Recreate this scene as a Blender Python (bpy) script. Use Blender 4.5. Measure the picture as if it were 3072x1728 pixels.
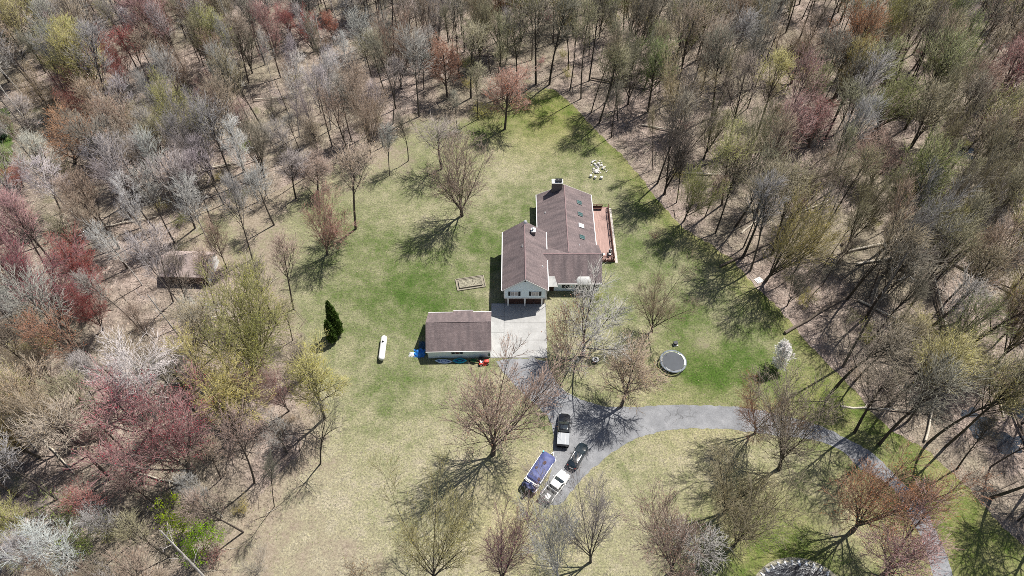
import bpy, bmesh, math, random
import numpy as np
from mathutils import Vector, Matrix, geometry

for o in list(bpy.data.objects):
    bpy.data.objects.remove(o)
SC = bpy.context.scene
COL = SC.collection
R = math.radians
rnd = random.Random(7)
rng = np.random.default_rng(11)

# ------------------------------------------------------------------ camera, sky, sun, exposure
PITCH, HCAM, FPX = R(52), 100.0, 2048.0
cam_d = bpy.data.cameras.new("drone_camera")
cam = bpy.data.objects.new("drone_camera", cam_d)
COL.objects.link(cam)
cam.location = (0, 0, HCAM)
cam.rotation_euler = (math.pi / 2 - PITCH, 0, 0)
cam_d.sensor_width, cam_d.lens = 36.0, 24.0
cam_d.clip_start, cam_d.clip_end = 1.0, 3000.0
SC.camera = cam

SUN_EL, SHADOW_AZ = 60.0, 231.0       # shadow azimuth, clockwise from +Y
az = R(SHADOW_AZ)
sh = Vector((math.sin(az) * math.cos(R(SUN_EL)), math.cos(az) * math.cos(R(SUN_EL)), -math.sin(R(SUN_EL))))
sun_d = bpy.data.lights.new("sun", "SUN")
sun_d.energy, sun_d.angle, sun_d.color = 5.0, R(0.5), (1.0, 0.955, 0.89)
sun = bpy.data.objects.new("sun", sun_d)
COL.objects.link(sun)
sun.rotation_euler = sh.to_track_quat('-Z', 'Y').to_euler()
sun.location = (80, 140, 150)

W = bpy.data.worlds.new("World")
SC.world = W
W.use_nodes = True
nt = W.node_tree
nt.nodes.clear()
sky = nt.nodes.new("ShaderNodeTexSky")
sky.sky_type = 'NISHITA'
sky.sun_disc = False
sky.sun_elevation = R(SUN_EL)
sky.sun_rotation = R(SHADOW_AZ - 180)
sky.air_density, sky.dust_density, sky.ozone_density = 1.0, 1.2, 1.0
bg = nt.nodes.new("ShaderNodeBackground")
bg.inputs[1].default_value = 0.065
out = nt.nodes.new("ShaderNodeOutputWorld")
nt.links.new(sky.outputs[0], bg.inputs[0])
nt.links.new(bg.outputs[0], out.inputs[0])
SC.view_settings.view_transform = 'Standard'
SC.view_settings.look = 'None'
SC.view_settings.gamma = 1.0
SC.view_settings.use_curve_mapping = False
SC.view_settings.exposure = 0.48
SC.render.engine = 'CYCLES'
SC.cycles.max_bounces = 6
SC.cycles.diffuse_bounces = 2
SC.cycles.glossy_bounces = 3
SC.cycles.transmission_bounces = 4
SC.cycles.transparent_max_bounces = 6
SC.cycles.use_denoising = False
SC.cycles.use_light_tree = True
SC.cycles.pixel_filter_type = 'BLACKMAN_HARRIS'
SC.cycles.filter_width = 0.85


# ------------------------------------------------------------------ survey: where things stand on the ground
def site(px, py, h=0.0):
    """ground (or height h) position of a point measured in the 3072 px aerial survey picture"""
    u, v = (px - 1536) / FPX, -(py - 864) / FPX
    dy = math.cos(PITCH) + v * math.sin(PITCH)
    dz = -math.sin(PITCH) + v * math.cos(PITCH)
    t = (h - HCAM) / dz
    return (u * t, dy * t)


def G(x, y, h=0.0):
    return site(x * 1.1925, y * 1.1925, h)


def prj(X, Y, Z):
    d = Y * math.cos(PITCH) - (Z - HCAM) * math.sin(PITCH)
    up = Y * math.sin(PITCH) + (Z - HCAM) * math.cos(PITCH)
    return ((1536 + FPX * X / d) / 1.1925, (864 - FPX * up / d) / 1.1925)


def hgt(base, topy):
    X, Y = G(*base)
    lo, hi = 0.0, 60.0
    for _ in range(40):
        m = (lo + hi) / 2
        if prj(X, Y, m)[1] > topy:
            lo = m
        else:
            hi = m
    return lo


# ------------------------------------------------------------------ materials
MATS = {}


class NT:
    def __init__(s, name):
        s.m = bpy.data.materials.new(name)
        s.m.use_nodes = True
        s.t = s.m.node_tree
        s.b = s.t.nodes["Principled BSDF"]

    def n(s, typ, **kw):
        nd = s.t.nodes.new(typ)
        for k, v in kw.items():
            if k.startswith("i_"):
                key = k[2:]
                key = int(key) if key.isdigit() else key
                nd.inputs[key].default_value = v
            else:
                setattr(nd, k, v)
        return nd

    def l(s, a, b):
        s.t.links.new(a, b)

    def noise(s, scale, detail=4, rough=0.6, co=None, dist=0.0):
        nd = s.n("ShaderNodeTexNoise", i_Scale=scale, i_Detail=detail, i_Roughness=rough, i_Distortion=dist)
        if co is not None:
            s.l(co, nd.inputs["Vector"])
        return nd.outputs["Fac"]

    def ramp(s, fac, stops, interp='LINEAR'):
        nd = s.n("ShaderNodeValToRGB")
        cr = nd.color_ramp
        cr.interpolation = interp
        while len(cr.elements) < len(stops):
            cr.elements.new(0.5)
        for e, (p, c) in zip(cr.elements, stops):
            e.position = p
            e.color = (*c, 1) if len(c) == 3 else c
        s.l(fac, nd.inputs[0])
        return nd.outputs[0]

    def mix(s, fac, a, b, blend='MIX'):
        nd = s.n("ShaderNodeMix", data_type='RGBA', blend_type=blend)
        for sock, v in ((nd.inputs[0], fac), (nd.inputs[6], a), (nd.inputs[7], b)):
            if hasattr(v, "default_value") and hasattr(v, "links"):
                s.l(v, sock)
            elif isinstance(v, (int, float)):
                sock.default_value = v
            else:
                sock.default_value = (*v, 1) if len(v) == 3 else v
        return nd.outputs[2]

    def math(s, op, a, b=0.0, clamp=False):
        nd = s.n("ShaderNodeMath", operation=op, use_clamp=clamp)
        for i, v in enumerate((a, b)):
            if hasattr(v, "links"):
                s.l(v, nd.inputs[i])
            else:
                nd.inputs[i].default_value = v
        return nd.outputs[0]

    def bump(s, h, strength=0.3, dist=0.05):
        nd = s.n("ShaderNodeBump", i_Strength=strength, i_Distance=dist)
        s.l(h, nd.inputs["Height"])
        s.l(nd.outputs[0], s.b.inputs["Normal"])

    def fin(s, col, rough=0.8, metal=0.0, spec=0.4, coat=0.0):
        if hasattr(col, "links"):
            s.l(col, s.b.inputs["Base Color"])
        else:
            s.b.inputs["Base Color"].default_value = (*col, 1)
        if hasattr(rough, "links"):
            s.l(rough, s.b.inputs["Roughness"])
        else:
            s.b.inputs["Roughness"].default_value = rough
        s.b.inputs["Metallic"].default_value = metal
        s.b.inputs["Specular IOR Level"].default_value = spec
        s.b.inputs["Coat Weight"].default_value = coat
        return s.m


def mat(name, col, rough=0.7, metal=0.0, var=0.18, scale=3.0, spec=0.4, coat=0.0, bump=0.0):
    """plain painted / raw surface with mottled tone"""
    if name in MATS:
        return MATS[name]
    k = NT(name)
    co = k.n("ShaderNodeTexCoord").outputs["Object"]
    f = k.noise(scale, 5, 0.65, co)
    c = k.ramp(f, [(0.3, tuple(x * (1 - var) for x in col)), (0.7, tuple(min(1, x * (1 + var)) for x in col))])
    if bump:
        k.bump(k.noise(scale * 8, 3, 0.6, co), bump, 0.03)
    MATS[name] = k.fin(c, rough, metal, spec, coat)
    return MATS[name]


def world_co(k):
    return k.n("ShaderNodeNewGeometry").outputs["Position"]


def mat_litter():
    k = NT("leaf_litter")
    co = world_co(k)
    big = k.noise(0.05, 4, 0.6, co)
    mid = k.noise(0.5, 5, 0.7, co)
    fine = k.noise(3.2, 4, 0.75, co)
    c1 = k.ramp(mid, [(0.30, (0.15, 0.118, 0.10)), (0.5, (0.285, 0.23, 0.198)), (0.72, (0.41, 0.34, 0.295))])
    c2 = k.ramp(mid, [(0.3, (0.12, 0.105, 0.082)), (0.55, (0.24, 0.21, 0.158)), (0.75, (0.34, 0.295, 0.225))])
    c = k.mix(k.ramp(big, [(0.42, (0, 0, 0)), (0.60, (1, 1, 1))]), c1, c2)
    fine_c = k.ramp(fine, [(0.33, (0.40, 0.39, 0.38)), (0.5, (0.95, 0.95, 0.95)), (0.68, (1.55, 1.52, 1.5))])
    c = k.mix(1.0, c, fine_c, 'MULTIPLY')
    moss = k.ramp(k.noise(0.11, 5, 0.7, co), [(0.60, (0, 0, 0)), (0.72, (1, 1, 1))])
    c = k.mix(k.math('MULTIPLY', moss, 0.55), c, (0.155, 0.17, 0.07))
    k.bump(fine, 0.6, 0.12)
    return k.fin(c, 0.95, spec=0.1)


def mat_lawn():
    k = NT("lawn_grass")
    co = world_co(k)
    at = lambda n: k.n("ShaderNodeAttribute", attribute_name=n).outputs["Fac"]
    green, dry, edge = at("green"), at("dry"), at("edge")
    big = k.noise(0.075, 4, 0.6, co)
    mid = k.noise(0.33, 6, 0.78, co)
    fine = k.noise(2.3, 6, 0.9, co, 0.5)
    vf = k.noise(3.6, 4, 0.9, co)
    # health: 0 straw .. 1 lush
    h = k.math('ADD', k.math('MULTIPLY', k.math('SUBTRACT', big, 0.5), 0.7), k.math('MULTIPLY', k.math('SUBTRACT', mid, 0.5), 1.5))
    h = k.math('ADD', h, k.math('MULTIPLY', k.math('SUBTRACT', fine, 0.5), 1.3))
    h = k.math('ADD', h, 0.42)
    h = k.math('ADD', h, k.math('MULTIPLY', green, 0.48))
    h = k.math('SUBTRACT', h, k.math('MULTIPLY', dry, 0.28), clamp=True)
    c = k.ramp(h, [(0.0, (0.32, 0.285, 0.21)), (0.28, (0.265, 0.25, 0.155)), (0.52, (0.18, 0.186, 0.10)), (0.76, (0.108, 0.136, 0.05)), (1.0, (0.055, 0.098, 0.02))])
    c = k.mix(k.math('MULTIPLY', at('gold'), 0.5), c, k.mix(1.0, c, (1.22, 1.12, 0.52), 'MULTIPLY'))
    fc = k.ramp(fine, [(0.34, (0.52, 0.54, 0.55)), (0.5, (0.97, 0.97, 0.97)), (0.66, (1.38, 1.36, 1.32))])
    c = k.mix(1.0, c, fc, 'MULTIPLY')
    c = k.mix(1.0, c, k.ramp(vf, [(0.36, (0.46, 0.47, 0.48)), (0.64, (1.50, 1.50, 1.48))]), 'MULTIPLY')
    # bare litter creeping in along the wood's edge
    e = k.math('ADD', edge, k.math('MULTIPLY', k.math('SUBTRACT', mid, 0.5), 1.6))
    e = k.ramp(e, [(0.45, (0, 0, 0)), (0.75, (1, 1, 1))])
    lit = k.ramp(fine, [(0.34, (0.14, 0.112, 0.085)), (0.52, (0.265, 0.222, 0.168)), (0.68, (0.40, 0.345, 0.275))])
    c = k.mix(e, c, lit)
    k.bump(fine, 0.5, 0.10)
    return k.fin(c, 0.95, spec=0.1)


def mat_asphalt():
    k = NT("old_asphalt")
    co = world_co(k)
    a = k.noise(0.35, 5, 0.65, co)
    b = k.noise(6, 4, 0.7, co)
    c = k.ramp(a, [(0.28, (0.15, 0.154, 0.163)), (0.5, (0.215, 0.22, 0.231)), (0.72, (0.30, 0.304, 0.315))])
    c = k.mix(1.0, c, k.ramp(b, [(0.3, (0.78, 0.78, 0.78)), (0.7, (1.18, 1.18, 1.18))]), 'MULTIPLY')
    vo = k.n("ShaderNodeTexVoronoi", feature='DISTANCE_TO_EDGE', i_Scale=0.14, i_Randomness=1.0)
    wob = k.n("ShaderNodeTexNoise", i_Scale=0.6, i_Detail=5.0)
    k.l(co, wob.inputs["Vector"])
    ad = k.n("ShaderNodeVectorMath", operation='ADD')
    k.l(co, ad.inputs[0])
    sc = k.n("ShaderNodeVectorMath", operation='SCALE', i_Scale=2.4)
    k.l(wob.outputs["Color"], sc.inputs[0])
    k.l(sc.outputs[0], ad.inputs[1])
    k.l(ad.outputs[0], vo.inputs["Vector"])
    cr = k.ramp(vo.outputs["Distance"], [(0.0, (1, 1, 1)), (0.012, (0, 0, 0))])
    gate = k.ramp(k.noise(0.12, 2, 0.5, co), [(0.48, (0, 0, 0)), (0.56, (1, 1, 1))])
    c = k.mix(k.math('MULTIPLY', k.math('MULTIPLY', cr, gate), 0.65), c, (0.06, 0.06, 0.06))
    # tan litter blown over the road under the trees
    k.bump(b, 0.25, 0.02)
    return k.fin(c, 0.85, spec=0.3)


def mat_shingle():
    k = NT("asphalt_shingle")
    co = k.n("ShaderNodeTexCoord").outputs["UV"]
    br = k.n("ShaderNodeTexBrick", i_Scale=1.0)
    br.inputs["Color1"].default_value = (0.165, 0.132, 0.132, 1)
    br.inputs["Color2"].default_value = (0.225, 0.182, 0.18, 1)
    br.inputs["Mortar"].default_value = (0.10, 0.075, 0.075, 1)
    br.inputs["Mortar Size"].default_value = 0.012
    br.inputs["Brick Width"].default_value = 0.32
    br.inputs["Row Height"].default_value = 0.145
    k.l(co, br.inputs["Vector"])
    st = k.n("ShaderNodeMapping")
    st.inputs["Scale"].default_value = (1.0, 0.18, 1)
    k.l(co, st.inputs["Vector"])
    streak = k.noise(1.1, 4, 0.6, st.outputs[0])
    grain = k.noise(7, 3, 0.7, co)
    c = k.mix(1.0, br.outputs["Color"], k.ramp(streak, [(0.3, (0.66, 0.68, 0.70)), (0.68, (1.15, 1.13, 1.12))]), 'MULTIPLY')
    c = k.mix(1.0, c, k.ramp(grain, [(0.3, (0.78, 0.78, 0.78)), (0.7, (1.22, 1.22, 1.22))]), 'MULTIPLY')
    k.bump(br.outputs["Fac"], -0.4, 0.02)
    return k.fin(c, 0.9, spec=0.25)


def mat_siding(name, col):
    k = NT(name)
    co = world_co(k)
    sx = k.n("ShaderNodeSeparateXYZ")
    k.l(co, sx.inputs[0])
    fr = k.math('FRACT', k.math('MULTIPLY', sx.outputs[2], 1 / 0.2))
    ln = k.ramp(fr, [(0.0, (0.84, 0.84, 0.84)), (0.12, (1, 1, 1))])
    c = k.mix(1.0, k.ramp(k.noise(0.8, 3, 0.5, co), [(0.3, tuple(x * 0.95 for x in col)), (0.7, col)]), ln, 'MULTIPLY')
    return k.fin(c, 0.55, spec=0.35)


def mat_brick():
    k = NT("dark_brick")
    co = k.n("ShaderNodeTexCoord").outputs["Object"]
    mp = k.n("ShaderNodeMapping")
    mp.inputs["Rotation"].default_value = (math.pi / 2, 0, 0)
    k.l(co, mp.inputs[0])
    br = k.n("ShaderNodeTexBrick", i_Scale=1.0)
    br.inputs["Color1"].default_value = (0.15, 0.10, 0.085, 1)
    br.inputs["Color2"].default_value = (0.20, 0.15, 0.13, 1)
    br.inputs["Mortar"].default_value = (0.25, 0.24, 0.23, 1)
    br.inputs["Mortar Size"].default_value = 0.012
    br.inputs["Brick Width"].default_value = 0.21
    br.inputs["Row Height"].default_value = 0.075
    k.l(mp.outputs[0], br.inputs["Vector"])
    return k.fin(br.outputs["Color"], 0.9, spec=0.2)


def mat_concrete():
    k = NT("pale_concrete")
    co = world_co(k)
    a = k.noise(0.5, 5, 0.65, co)
    b = k.noise(5, 4, 0.7, co)
    c = k.ramp(a, [(0.3, (0.32, 0.318, 0.308)), (0.7, (0.43, 0.427, 0.415))])
    c = k.mix(1.0, c, k.ramp(b, [(0.3, (0.86, 0.86, 0.86)), (0.7, (1.08, 1.08, 1.08))]), 'MULTIPLY')
    k.bump(b, 0.15, 0.01)
    return k.fin(c, 0.85, spec=0.3)


def mat_wood(name, col, scale=1.0):
    k = NT(name)
    co = k.n("ShaderNodeTexCoord").outputs["Object"]
    mp = k.n("ShaderNodeMapping")
    mp.inputs["Scale"].default_value = (7 * scale, 0.5 * scale, 7 * scale)
    k.l(co, mp.inputs[0])
    f = k.noise(1.0, 5, 0.6, mp.outputs[0])
    c = k.ramp(f, [(0.3, tuple(x * 0.72 for x in col)), (0.7, tuple(x * 1.15 for x in col))])
    return k.fin(c, 0.8, spec=0.25)


def mat_twig():
    k = NT("twig_bark")
    oi = k.n("ShaderNodeObjectInfo")
    tw = k.n("ShaderNodeAttribute", attribute_type='OBJECT', attribute_name="twig").outputs["Color"]
    v = k.ramp(k.noise(0.9, 3, 0.6, k.n("ShaderNodeTexCoord").outputs["Object"]), [(0.3, (0.72, 0.72, 0.72)), (0.7, (1.22, 1.22, 1.22))])
    return k.fin(k.mix(1.0, tw, v, 'MULTIPLY'), 0.85, spec=0.25)


def mat_bud():
    k = NT("spring_buds")
    bc = k.n("ShaderNodeAttribute", attribute_type='OBJECT', attribute_name="bud").outputs["Color"]
    v = k.ramp(k.noise(0.55, 4, 0.7, k.n("ShaderNodeTexCoord").outputs["Object"]), [(0.3, (0.62, 0.66, 0.62)), (0.7, (1.35, 1.28, 1.3))])
    col = k.mix(1.0, bc, v, 'MULTIPLY')
    k.fin(col, 0.75, spec=0.2)
    # petals and young leaves let some light through
    tl = k.n("ShaderNodeBsdfTranslucent")
    k.l(col, tl.inputs["Color"])
    mx = k.n("ShaderNodeMixShader", i_0=0.45)
    k.l(k.b.outputs[0], mx.inputs[1])
    k.l(tl.outputs[0], mx.inputs[2])
    k.l(mx.outputs[0], k.t.nodes["Material Output"].inputs["Surface"])
    return k.m


def mat_bark():
    k = NT("trunk_bark")
    tw = k.n("ShaderNodeAttribute", attribute_type='OBJECT', attribute_name="bark").outputs["Color"]
    co = k.n("ShaderNodeTexCoord").outputs["Object"]
    mp = k.n("ShaderNodeMapping")
    mp.inputs["Scale"].default_value = (3, 3, 0.7)
    k.l(co, mp.inputs[0])
    f = k.noise(1.5, 5, 0.7, mp.outputs[0])
    v = k.ramp(f, [(0.3, (0.55, 0.55, 0.55)), (0.7, (1.4, 1.38, 1.35))])
    k.bump(f, 0.6, 0.06)
    return k.fin(k.mix(1.0, tw, v, 'MULTIPLY'), 0.9, spec=0.15)


def mat_glass(name, col=(0.03, 0.04, 0.05), rough=0.06):
    k = NT(name)
    f = k.noise(0.8, 2, 0.5, k.n("ShaderNodeTexCoord").outputs["Object"])
    return k.fin(k.ramp(f, [(0.3, tuple(x * .7 for x in col)), (0.7, tuple(x * 1.3 for x in col))]), rough, spec=0.8)


def mat_water():
    k = NT("still_water")
    co = world_co(k)
    f = k.noise(3.0, 4, 0.6, co)
    k.bump(f, 0.12, 0.05)
    c = k.ramp(k.noise(0.25, 3, 0.5, co), [(0.35, (0.012, 0.018, 0.028)), (0.7, (0.03, 0.045, 0.065))])
    return k.fin(c, 0.07, spec=0.7)


def mat_tarp():
    k = NT("blue_boat_cover")
    co = k.n("ShaderNodeTexCoord").outputs["Object"]
    f = k.noise(1.1, 5, 0.7, co)
    c = k.ramp(f, [(0.28, (0.045, 0.055, 0.15)), (0.5, (0.085, 0.10, 0.235)), (0.75, (0.15, 0.17, 0.32))])
    k.bump(k.noise(2.2, 4, 0.6, co), 0.5, 0.08)
    return k.fin(c, 0.6, spec=0.3)


M_LITTER, M_LAWN, M_ASPH, M_SHING = mat_litter(), mat_lawn(), mat_asphalt(), mat_shingle()
M_SIDE = mat_siding("sky_tinted_white_siding", (0.77, 0.90, 0.97))  # white siding; the blue of sky-lit shade is put into its base colour
M_BRICK, M_CONC = mat_brick(), mat_concrete()
M_TWIG, M_BUD, M_BARK = mat_twig(), mat_bud(), mat_bark()
M_GLASS = mat_glass("dark_window_glass")
M_CURT = mat("curtained_glass", (0.30, 0.28, 0.27), 0.15, var=0.3, scale=6, spec=0.7)
M_WATER, M_TARP = mat_water(), mat_tarp()
M_WHITE = mat("white_paint", (0.80, 0.80, 0.79), 0.45, var=0.05)
M_OFFW = mat("weathered_white", (0.66, 0.65, 0.62), 0.6, var=0.12)
M_BLACK = mat("black_paint", (0.012, 0.012, 0.014), 0.4, var=0.3)
M_CARBLK = mat("black_car_paint", (0.010, 0.011, 0.014), 0.22, var=0.15, spec=0.5, coat=0.6)
M_CARNVY = mat("dark_green_car_paint", (0.010, 0.018, 0.024), 0.22, var=0.15, spec=0.5, coat=0.6)
M_CARWHT = mat("white_car_paint", (0.82, 0.81, 0.79), 0.3, var=0.04, spec=0.5, coat=0.4)
M_RUB = mat("tyre_rubber", (0.02, 0.02, 0.02), 0.85, var=0.2)
M_RIM = mat("alloy_rim", (0.5, 0.5, 0.52), 0.35, metal=0.8, var=0.1)
M_GREYC = mat("grey_tonneau", (0.34, 0.36, 0.38), 0.6, var=0.06)
M_SHUT = mat("black_shutter", (0.008, 0.012, 0.016), 0.5, var=0.2)
M_DOOR = mat("brown_garage_door", (0.060, 0.028, 0.022), 0.6, var=0.2)
M_DECK = mat_wood("red_deck_wood", (0.40, 0.265, 0.23))
M_RAIL = mat_wood("dark_rail_wood", (0.10, 0.045, 0.035))
M_TIMB = mat_wood("weathered_timber", (0.30, 0.27, 0.21))
M_STEEL = mat("galvanised_steel", (0.55, 0.56, 0.57), 0.4, metal=0.6, var=0.12)
M_PALEMET = mat("pale_metal_roof", (0.50, 0.50, 0.48), 0.5, var=0.12)
M_STONE = mat("pale_stone", (0.56, 0.54, 0.51), 0.9, var=0.3, scale=4, bump=0.5)
M_SOIL = mat("dry_soil", (0.30, 0.28, 0.21), 0.95, var=0.45, scale=3, bump=0.8)
M_RED = mat("red_paint", (0.62, 0.07, 0.05), 0.4, var=0.15)
M_BLUE = mat("blue_plastic_sheet", (0.02, 0.16, 0.52), 0.4, var=0.4, scale=2)
M_CYAN = mat("cyan_plastic", (0.10, 0.62, 0.74), 0.4, var=0.2)
M_TEAL = mat("teal_kayak_plastic", (0.015, 0.33, 0.43), 0.4, var=0.35, scale=2)
M_KAYW = mat("white_kayak_plastic", (0.55, 0.66, 0.78), 0.4, var=0.15, scale=3)
M_NAVY = mat("navy_print", (0.03, 0.09, 0.28), 0.5, var=0.2)
M_GREEN = mat("green_paint", (0.04, 0.14, 0.06), 0.5, var=0.25)
M_YELL = mat("pale_yellow_plastic", (0.68, 0.66, 0.25), 0.5, var=0.1)
M_MAT = mat("trampoline_mat", (0.06, 0.068, 0.08), 0.7, var=0.12, scale=1)
M_PAD = mat("trampoline_pad", (0.11, 0.14, 0.18), 0.5, var=0.15)
M_RUST = mat("leaf_stain", (0.075, 0.045, 0.045), 0.8, var=0.4)
M_JUN = mat("arborvitae_green", (0.085, 0.145, 0.024), 0.85, var=0.5, scale=2.5)
M_SPRUCE = mat("spruce_green", (0.018, 0.04, 0.02), 0.85, var=0.4, scale=2.5)
M_LOG = mat("bleached_log", (0.50, 0.45, 0.37), 0.9, var=0.3, scale=4, bump=0.5)
M_LOGD = mat("dark_log", (0.15, 0.12, 0.095), 0.9, var=0.4, scale=4, bump=0.5)
M_LEAFT = mat('dead_leaf_tan', (0.40, 0.31, 0.24), 0.9, var=0.45, scale=.9)
M_LEAFB = mat('dead_leaf_brown', (0.17, 0.125, 0.10), 0.9, var=0.45, scale=.9)
M_TUFT = mat('grass_tuft', (0.20, 0.23, 0.085), 0.9, var=0.5, scale=.35)
M_BRUSH = mat("brush_twigs", (0.23, 0.19, 0.165), 0.9, var=0.35, scale=1.5)
M_SHEDR = mat("shed_roof", (0.40, 0.325, 0.30), 0.9, var=0.25, scale=2, bump=0.4)
M_SHEDW = mat("shed_brown_boards", (0.19, 0.13, 0.10), 0.85, var=0.3)


# ------------------------------------------------------------------ object helpers
def link(o, parent=None):
    COL.objects.link(o)
    if parent is not None:
        o.parent = parent
    return o


def tag(o, label=None, cat=None, group=None, kind=None):
    if label:
        o["label"] = label
    if cat:
        o["category"] = cat
    if group:
        o["group"] = group
    if kind:
        o["kind"] = kind
    return o


def empty(name, loc, rz=0.0, label=None, cat=None, group=None):
    o = bpy.data.objects.new(name, None)
    o.empty_display_size = 0.3
    o.location = loc
    o.rotation_euler = (0, 0, rz)
    link(o)
    return tag(o, label, cat, group)


def copy_tree(o, parent=None):
    c = o.copy()
    COL.objects.link(c)
    if parent is not None:
        c.parent = parent
    for ch in o.children:
        copy_tree(ch, c)
    return c


class MB:
    """collects simple solids; build() links them as ONE mesh object"""

    def __init__(s):
        s.v, s.f, s.mi = [], [], []
        s.uv = {}

    def add(s, vs, fs, mi=0):
        o = len(s.v)
        s.v += [tuple(v) for v in vs]
        s.f += [tuple(i + o for i in f) for f in fs]
        s.mi += [mi] * len(fs)
        return s

    def box(s, x0, x1, y0, y1, z0, z1, mi=0, M=None):
        vs = [(x, y, z) for z in (z0, z1) for y in (y0, y1) for x in (x0, x1)]
        if M is not None:
            vs = [M @ Vector(v) for v in vs]
        return s.add(vs, [(0, 2, 3, 1), (4, 5, 7, 6), (0, 1, 5, 4), (2, 6, 7, 3), (0, 4, 6, 2), (1, 3, 7, 5)], mi)

    def prism(s, poly, z0, z1, mi=0):
        n = len(poly)
        vs = [(x, y, z0) for x, y in poly] + [(x, y, z1) for x, y in poly]
        fs = [tuple(range(n - 1, -1, -1)), tuple(range(n, 2 * n))]
        fs += [(i, (i + 1) % n, n + (i + 1) % n, n + i) for i in range(n)]
        return s.add(vs, fs, mi)

    def extrude(s, prof, a0, a1, axis='y', mi=0):
        """profile of (across, z) pushed along an axis"""
        n = len(prof)
        P = (lambda c, a, z: (c, a, z)) if axis == 'y' else (lambda c, a, z: (a, c, z))
        vs = [P(c, a0, z) for c, z in prof] + [P(c, a1, z) for c, z in prof]
        fs = [tuple(range(n)), tuple(range(2 * n - 1, n - 1, -1))]
        fs += [(i, n + i, n + (i + 1) % n, (i + 1) % n) for i in range(n)]
        return s.add(vs, fs, mi)

    def tube(s, p, r, n=8, mi=0, cap=True):
        pts = [Vector(q) for q in p]
        rs = r if isinstance(r, (list, tuple)) else [r] * len(pts)
        vs, fs = [], []
        for i, q in enumerate(pts):
            d = (pts[min(i + 1, len(pts) - 1)] - pts[max(i - 1, 0)]).normalized()
            a = d.orthogonal().normalized() if i == 0 else (a - d * a.dot(d)).normalized()
            b = d.cross(a)
            for j in range(n):
                t = 2 * math.pi * j / n
                vs.append(q + (a * math.cos(t) + b * math.sin(t)) * rs[i])
        for i in range(len(pts) - 1):
            for j in range(n):
                fs.append((i * n + j, i * n + (j + 1) % n, (i + 1) * n + (j + 1) % n, (i + 1) * n + j))
        if cap:
            fs.append(tuple(range(n - 1, -1, -1)))
            fs.append(tuple(range((len(pts) - 1) * n, len(pts) * n)))
        return s.add(vs, fs, mi)

    def lathe(s, prof, n=24, c=(0, 0, 0), axis='z', mi=0):
        vs, fs = [], []
        for r, z in prof:
            for j in range(n):
                t = 2 * math.pi * j / n
                if axis == 'z':
                    vs.append((c[0] + r * math.cos(t), c[1] + r * math.sin(t), c[2] + z))
                elif axis == 'x':
                    vs.append((c[0] + z, c[1] + r * math.cos(t), c[2] + r * math.sin(t)))
                else:
                    vs.append((c[0] + r * math.cos(t), c[1] + z, c[2] + r * math.sin(t)))
        for i in range(len(prof) - 1):
            for j in range(n):
                fs.append((i * n + j, i * n + (j + 1) % n, (i + 1) * n + (j + 1) % n, (i + 1) * n + j))
        fs.append(tuple(range(n - 1, -1, -1)))
        fs.append(tuple(range((len(prof) - 1) * n, len(prof) * n)))
        return s.add(vs, fs, mi)

    def rings(s, rings, mi=0, cap=True):
        n = len(rings[0])
        vs = [v for r in rings for v in r]
        fs = []
        for i in range(len(rings) - 1):
            for j in range(n):
                fs.append((i * n + j, i * n + (j + 1) % n, (i + 1) * n + (j + 1) % n, (i + 1) * n + j))
        if cap:
            fs.append(tuple(range(n - 1, -1, -1)))
            fs.append(tuple(range((len(rings) - 1) * n, len(rings) * n)))
        return s.add(vs, fs, mi)

    def build(s, name, mats, parent=None, smooth=None, bevel=0.0, uvroof=False):
        me = bpy.data.meshes.new(name)
        me.from_pydata(s.v, [], s.f)
        mats = mats if isinstance(mats, (list, tuple)) else [mats]
        for m in mats:
            me.materials.append(m)
        me.polygons.foreach_set("material_index", s.mi)
        bm = bmesh.new()
        bm.from_mesh(me)
        bmesh.ops.recalc_face_normals(bm, faces=bm.faces)
        if bevel:
            bmesh.ops.bevel(bm, geom=[e for e in bm.edges if len(e.link_faces) == 2 and e.calc_face_angle(0) > 0.6], offset=bevel, segments=1, affect='EDGES')
        if uvroof:
            uv = bm.loops.layers.uv.new("UVMap")
            for f in bm.faces:
                nrm = f.normal
                up = Vector((0, 0, 1)) - nrm * nrm.z
                up = up.normalized() if up.length > 0.05 else Vector((0, 1, 0))
                rt = up.cross(nrm)
                for lp in f.loops:
                    lp[uv].uv = (lp.vert.co.dot(rt), lp.vert.co.dot(up))
        bm.to_mesh(me)
        bm.free()
        if smooth is not None:
            me.polygons.foreach_set("use_smooth", [True] * len(me.polygons))
            try:
                me.set_sharp_from_angle(angle=R(smooth))
            except Exception:
                pass
        o = bpy.data.objects.new(name, me)
        return link(o, parent)


def np_mesh(name, V, tris, mats, mi=None, quads=None):
    me = bpy.data.meshes.new(name)
    nv, ntri = len(V), len(tris)
    nq = 0 if quads is None else len(quads)
    me.vertices.add(nv)
    me.vertices.foreach_set("co", np.ascontiguousarray(V, dtype=np.float32).ravel())
    nl = ntri * 3 + nq * 4
    me.loops.add(nl)
    idx = np.asarray(tris, dtype=np.int32).ravel()
    if nq:
        idx = np.concatenate([idx, np.asarray(quads, dtype=np.int32).ravel()])
    me.loops.foreach_set("vertex_index", idx)
    me.polygons.add(ntri + nq)
    starts = np.concatenate([np.arange(ntri) * 3, ntri * 3 + np.arange(nq) * 4]).astype(np.int32)
    me.polygons.foreach_set("loop_start", starts)
    try:
        me.polygons.foreach_set("loop_total", np.concatenate([np.full(ntri, 3), np.full(nq, 4)]).astype(np.int32))
    except Exception:
        pass
    for m in mats:
        me.materials.append(m)
    if mi is not None:
        me.polygons.foreach_set("material_index", np.asarray(mi, dtype=np.int32))
    me.update(calc_edges=True)
    me.validate()
    return me


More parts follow.
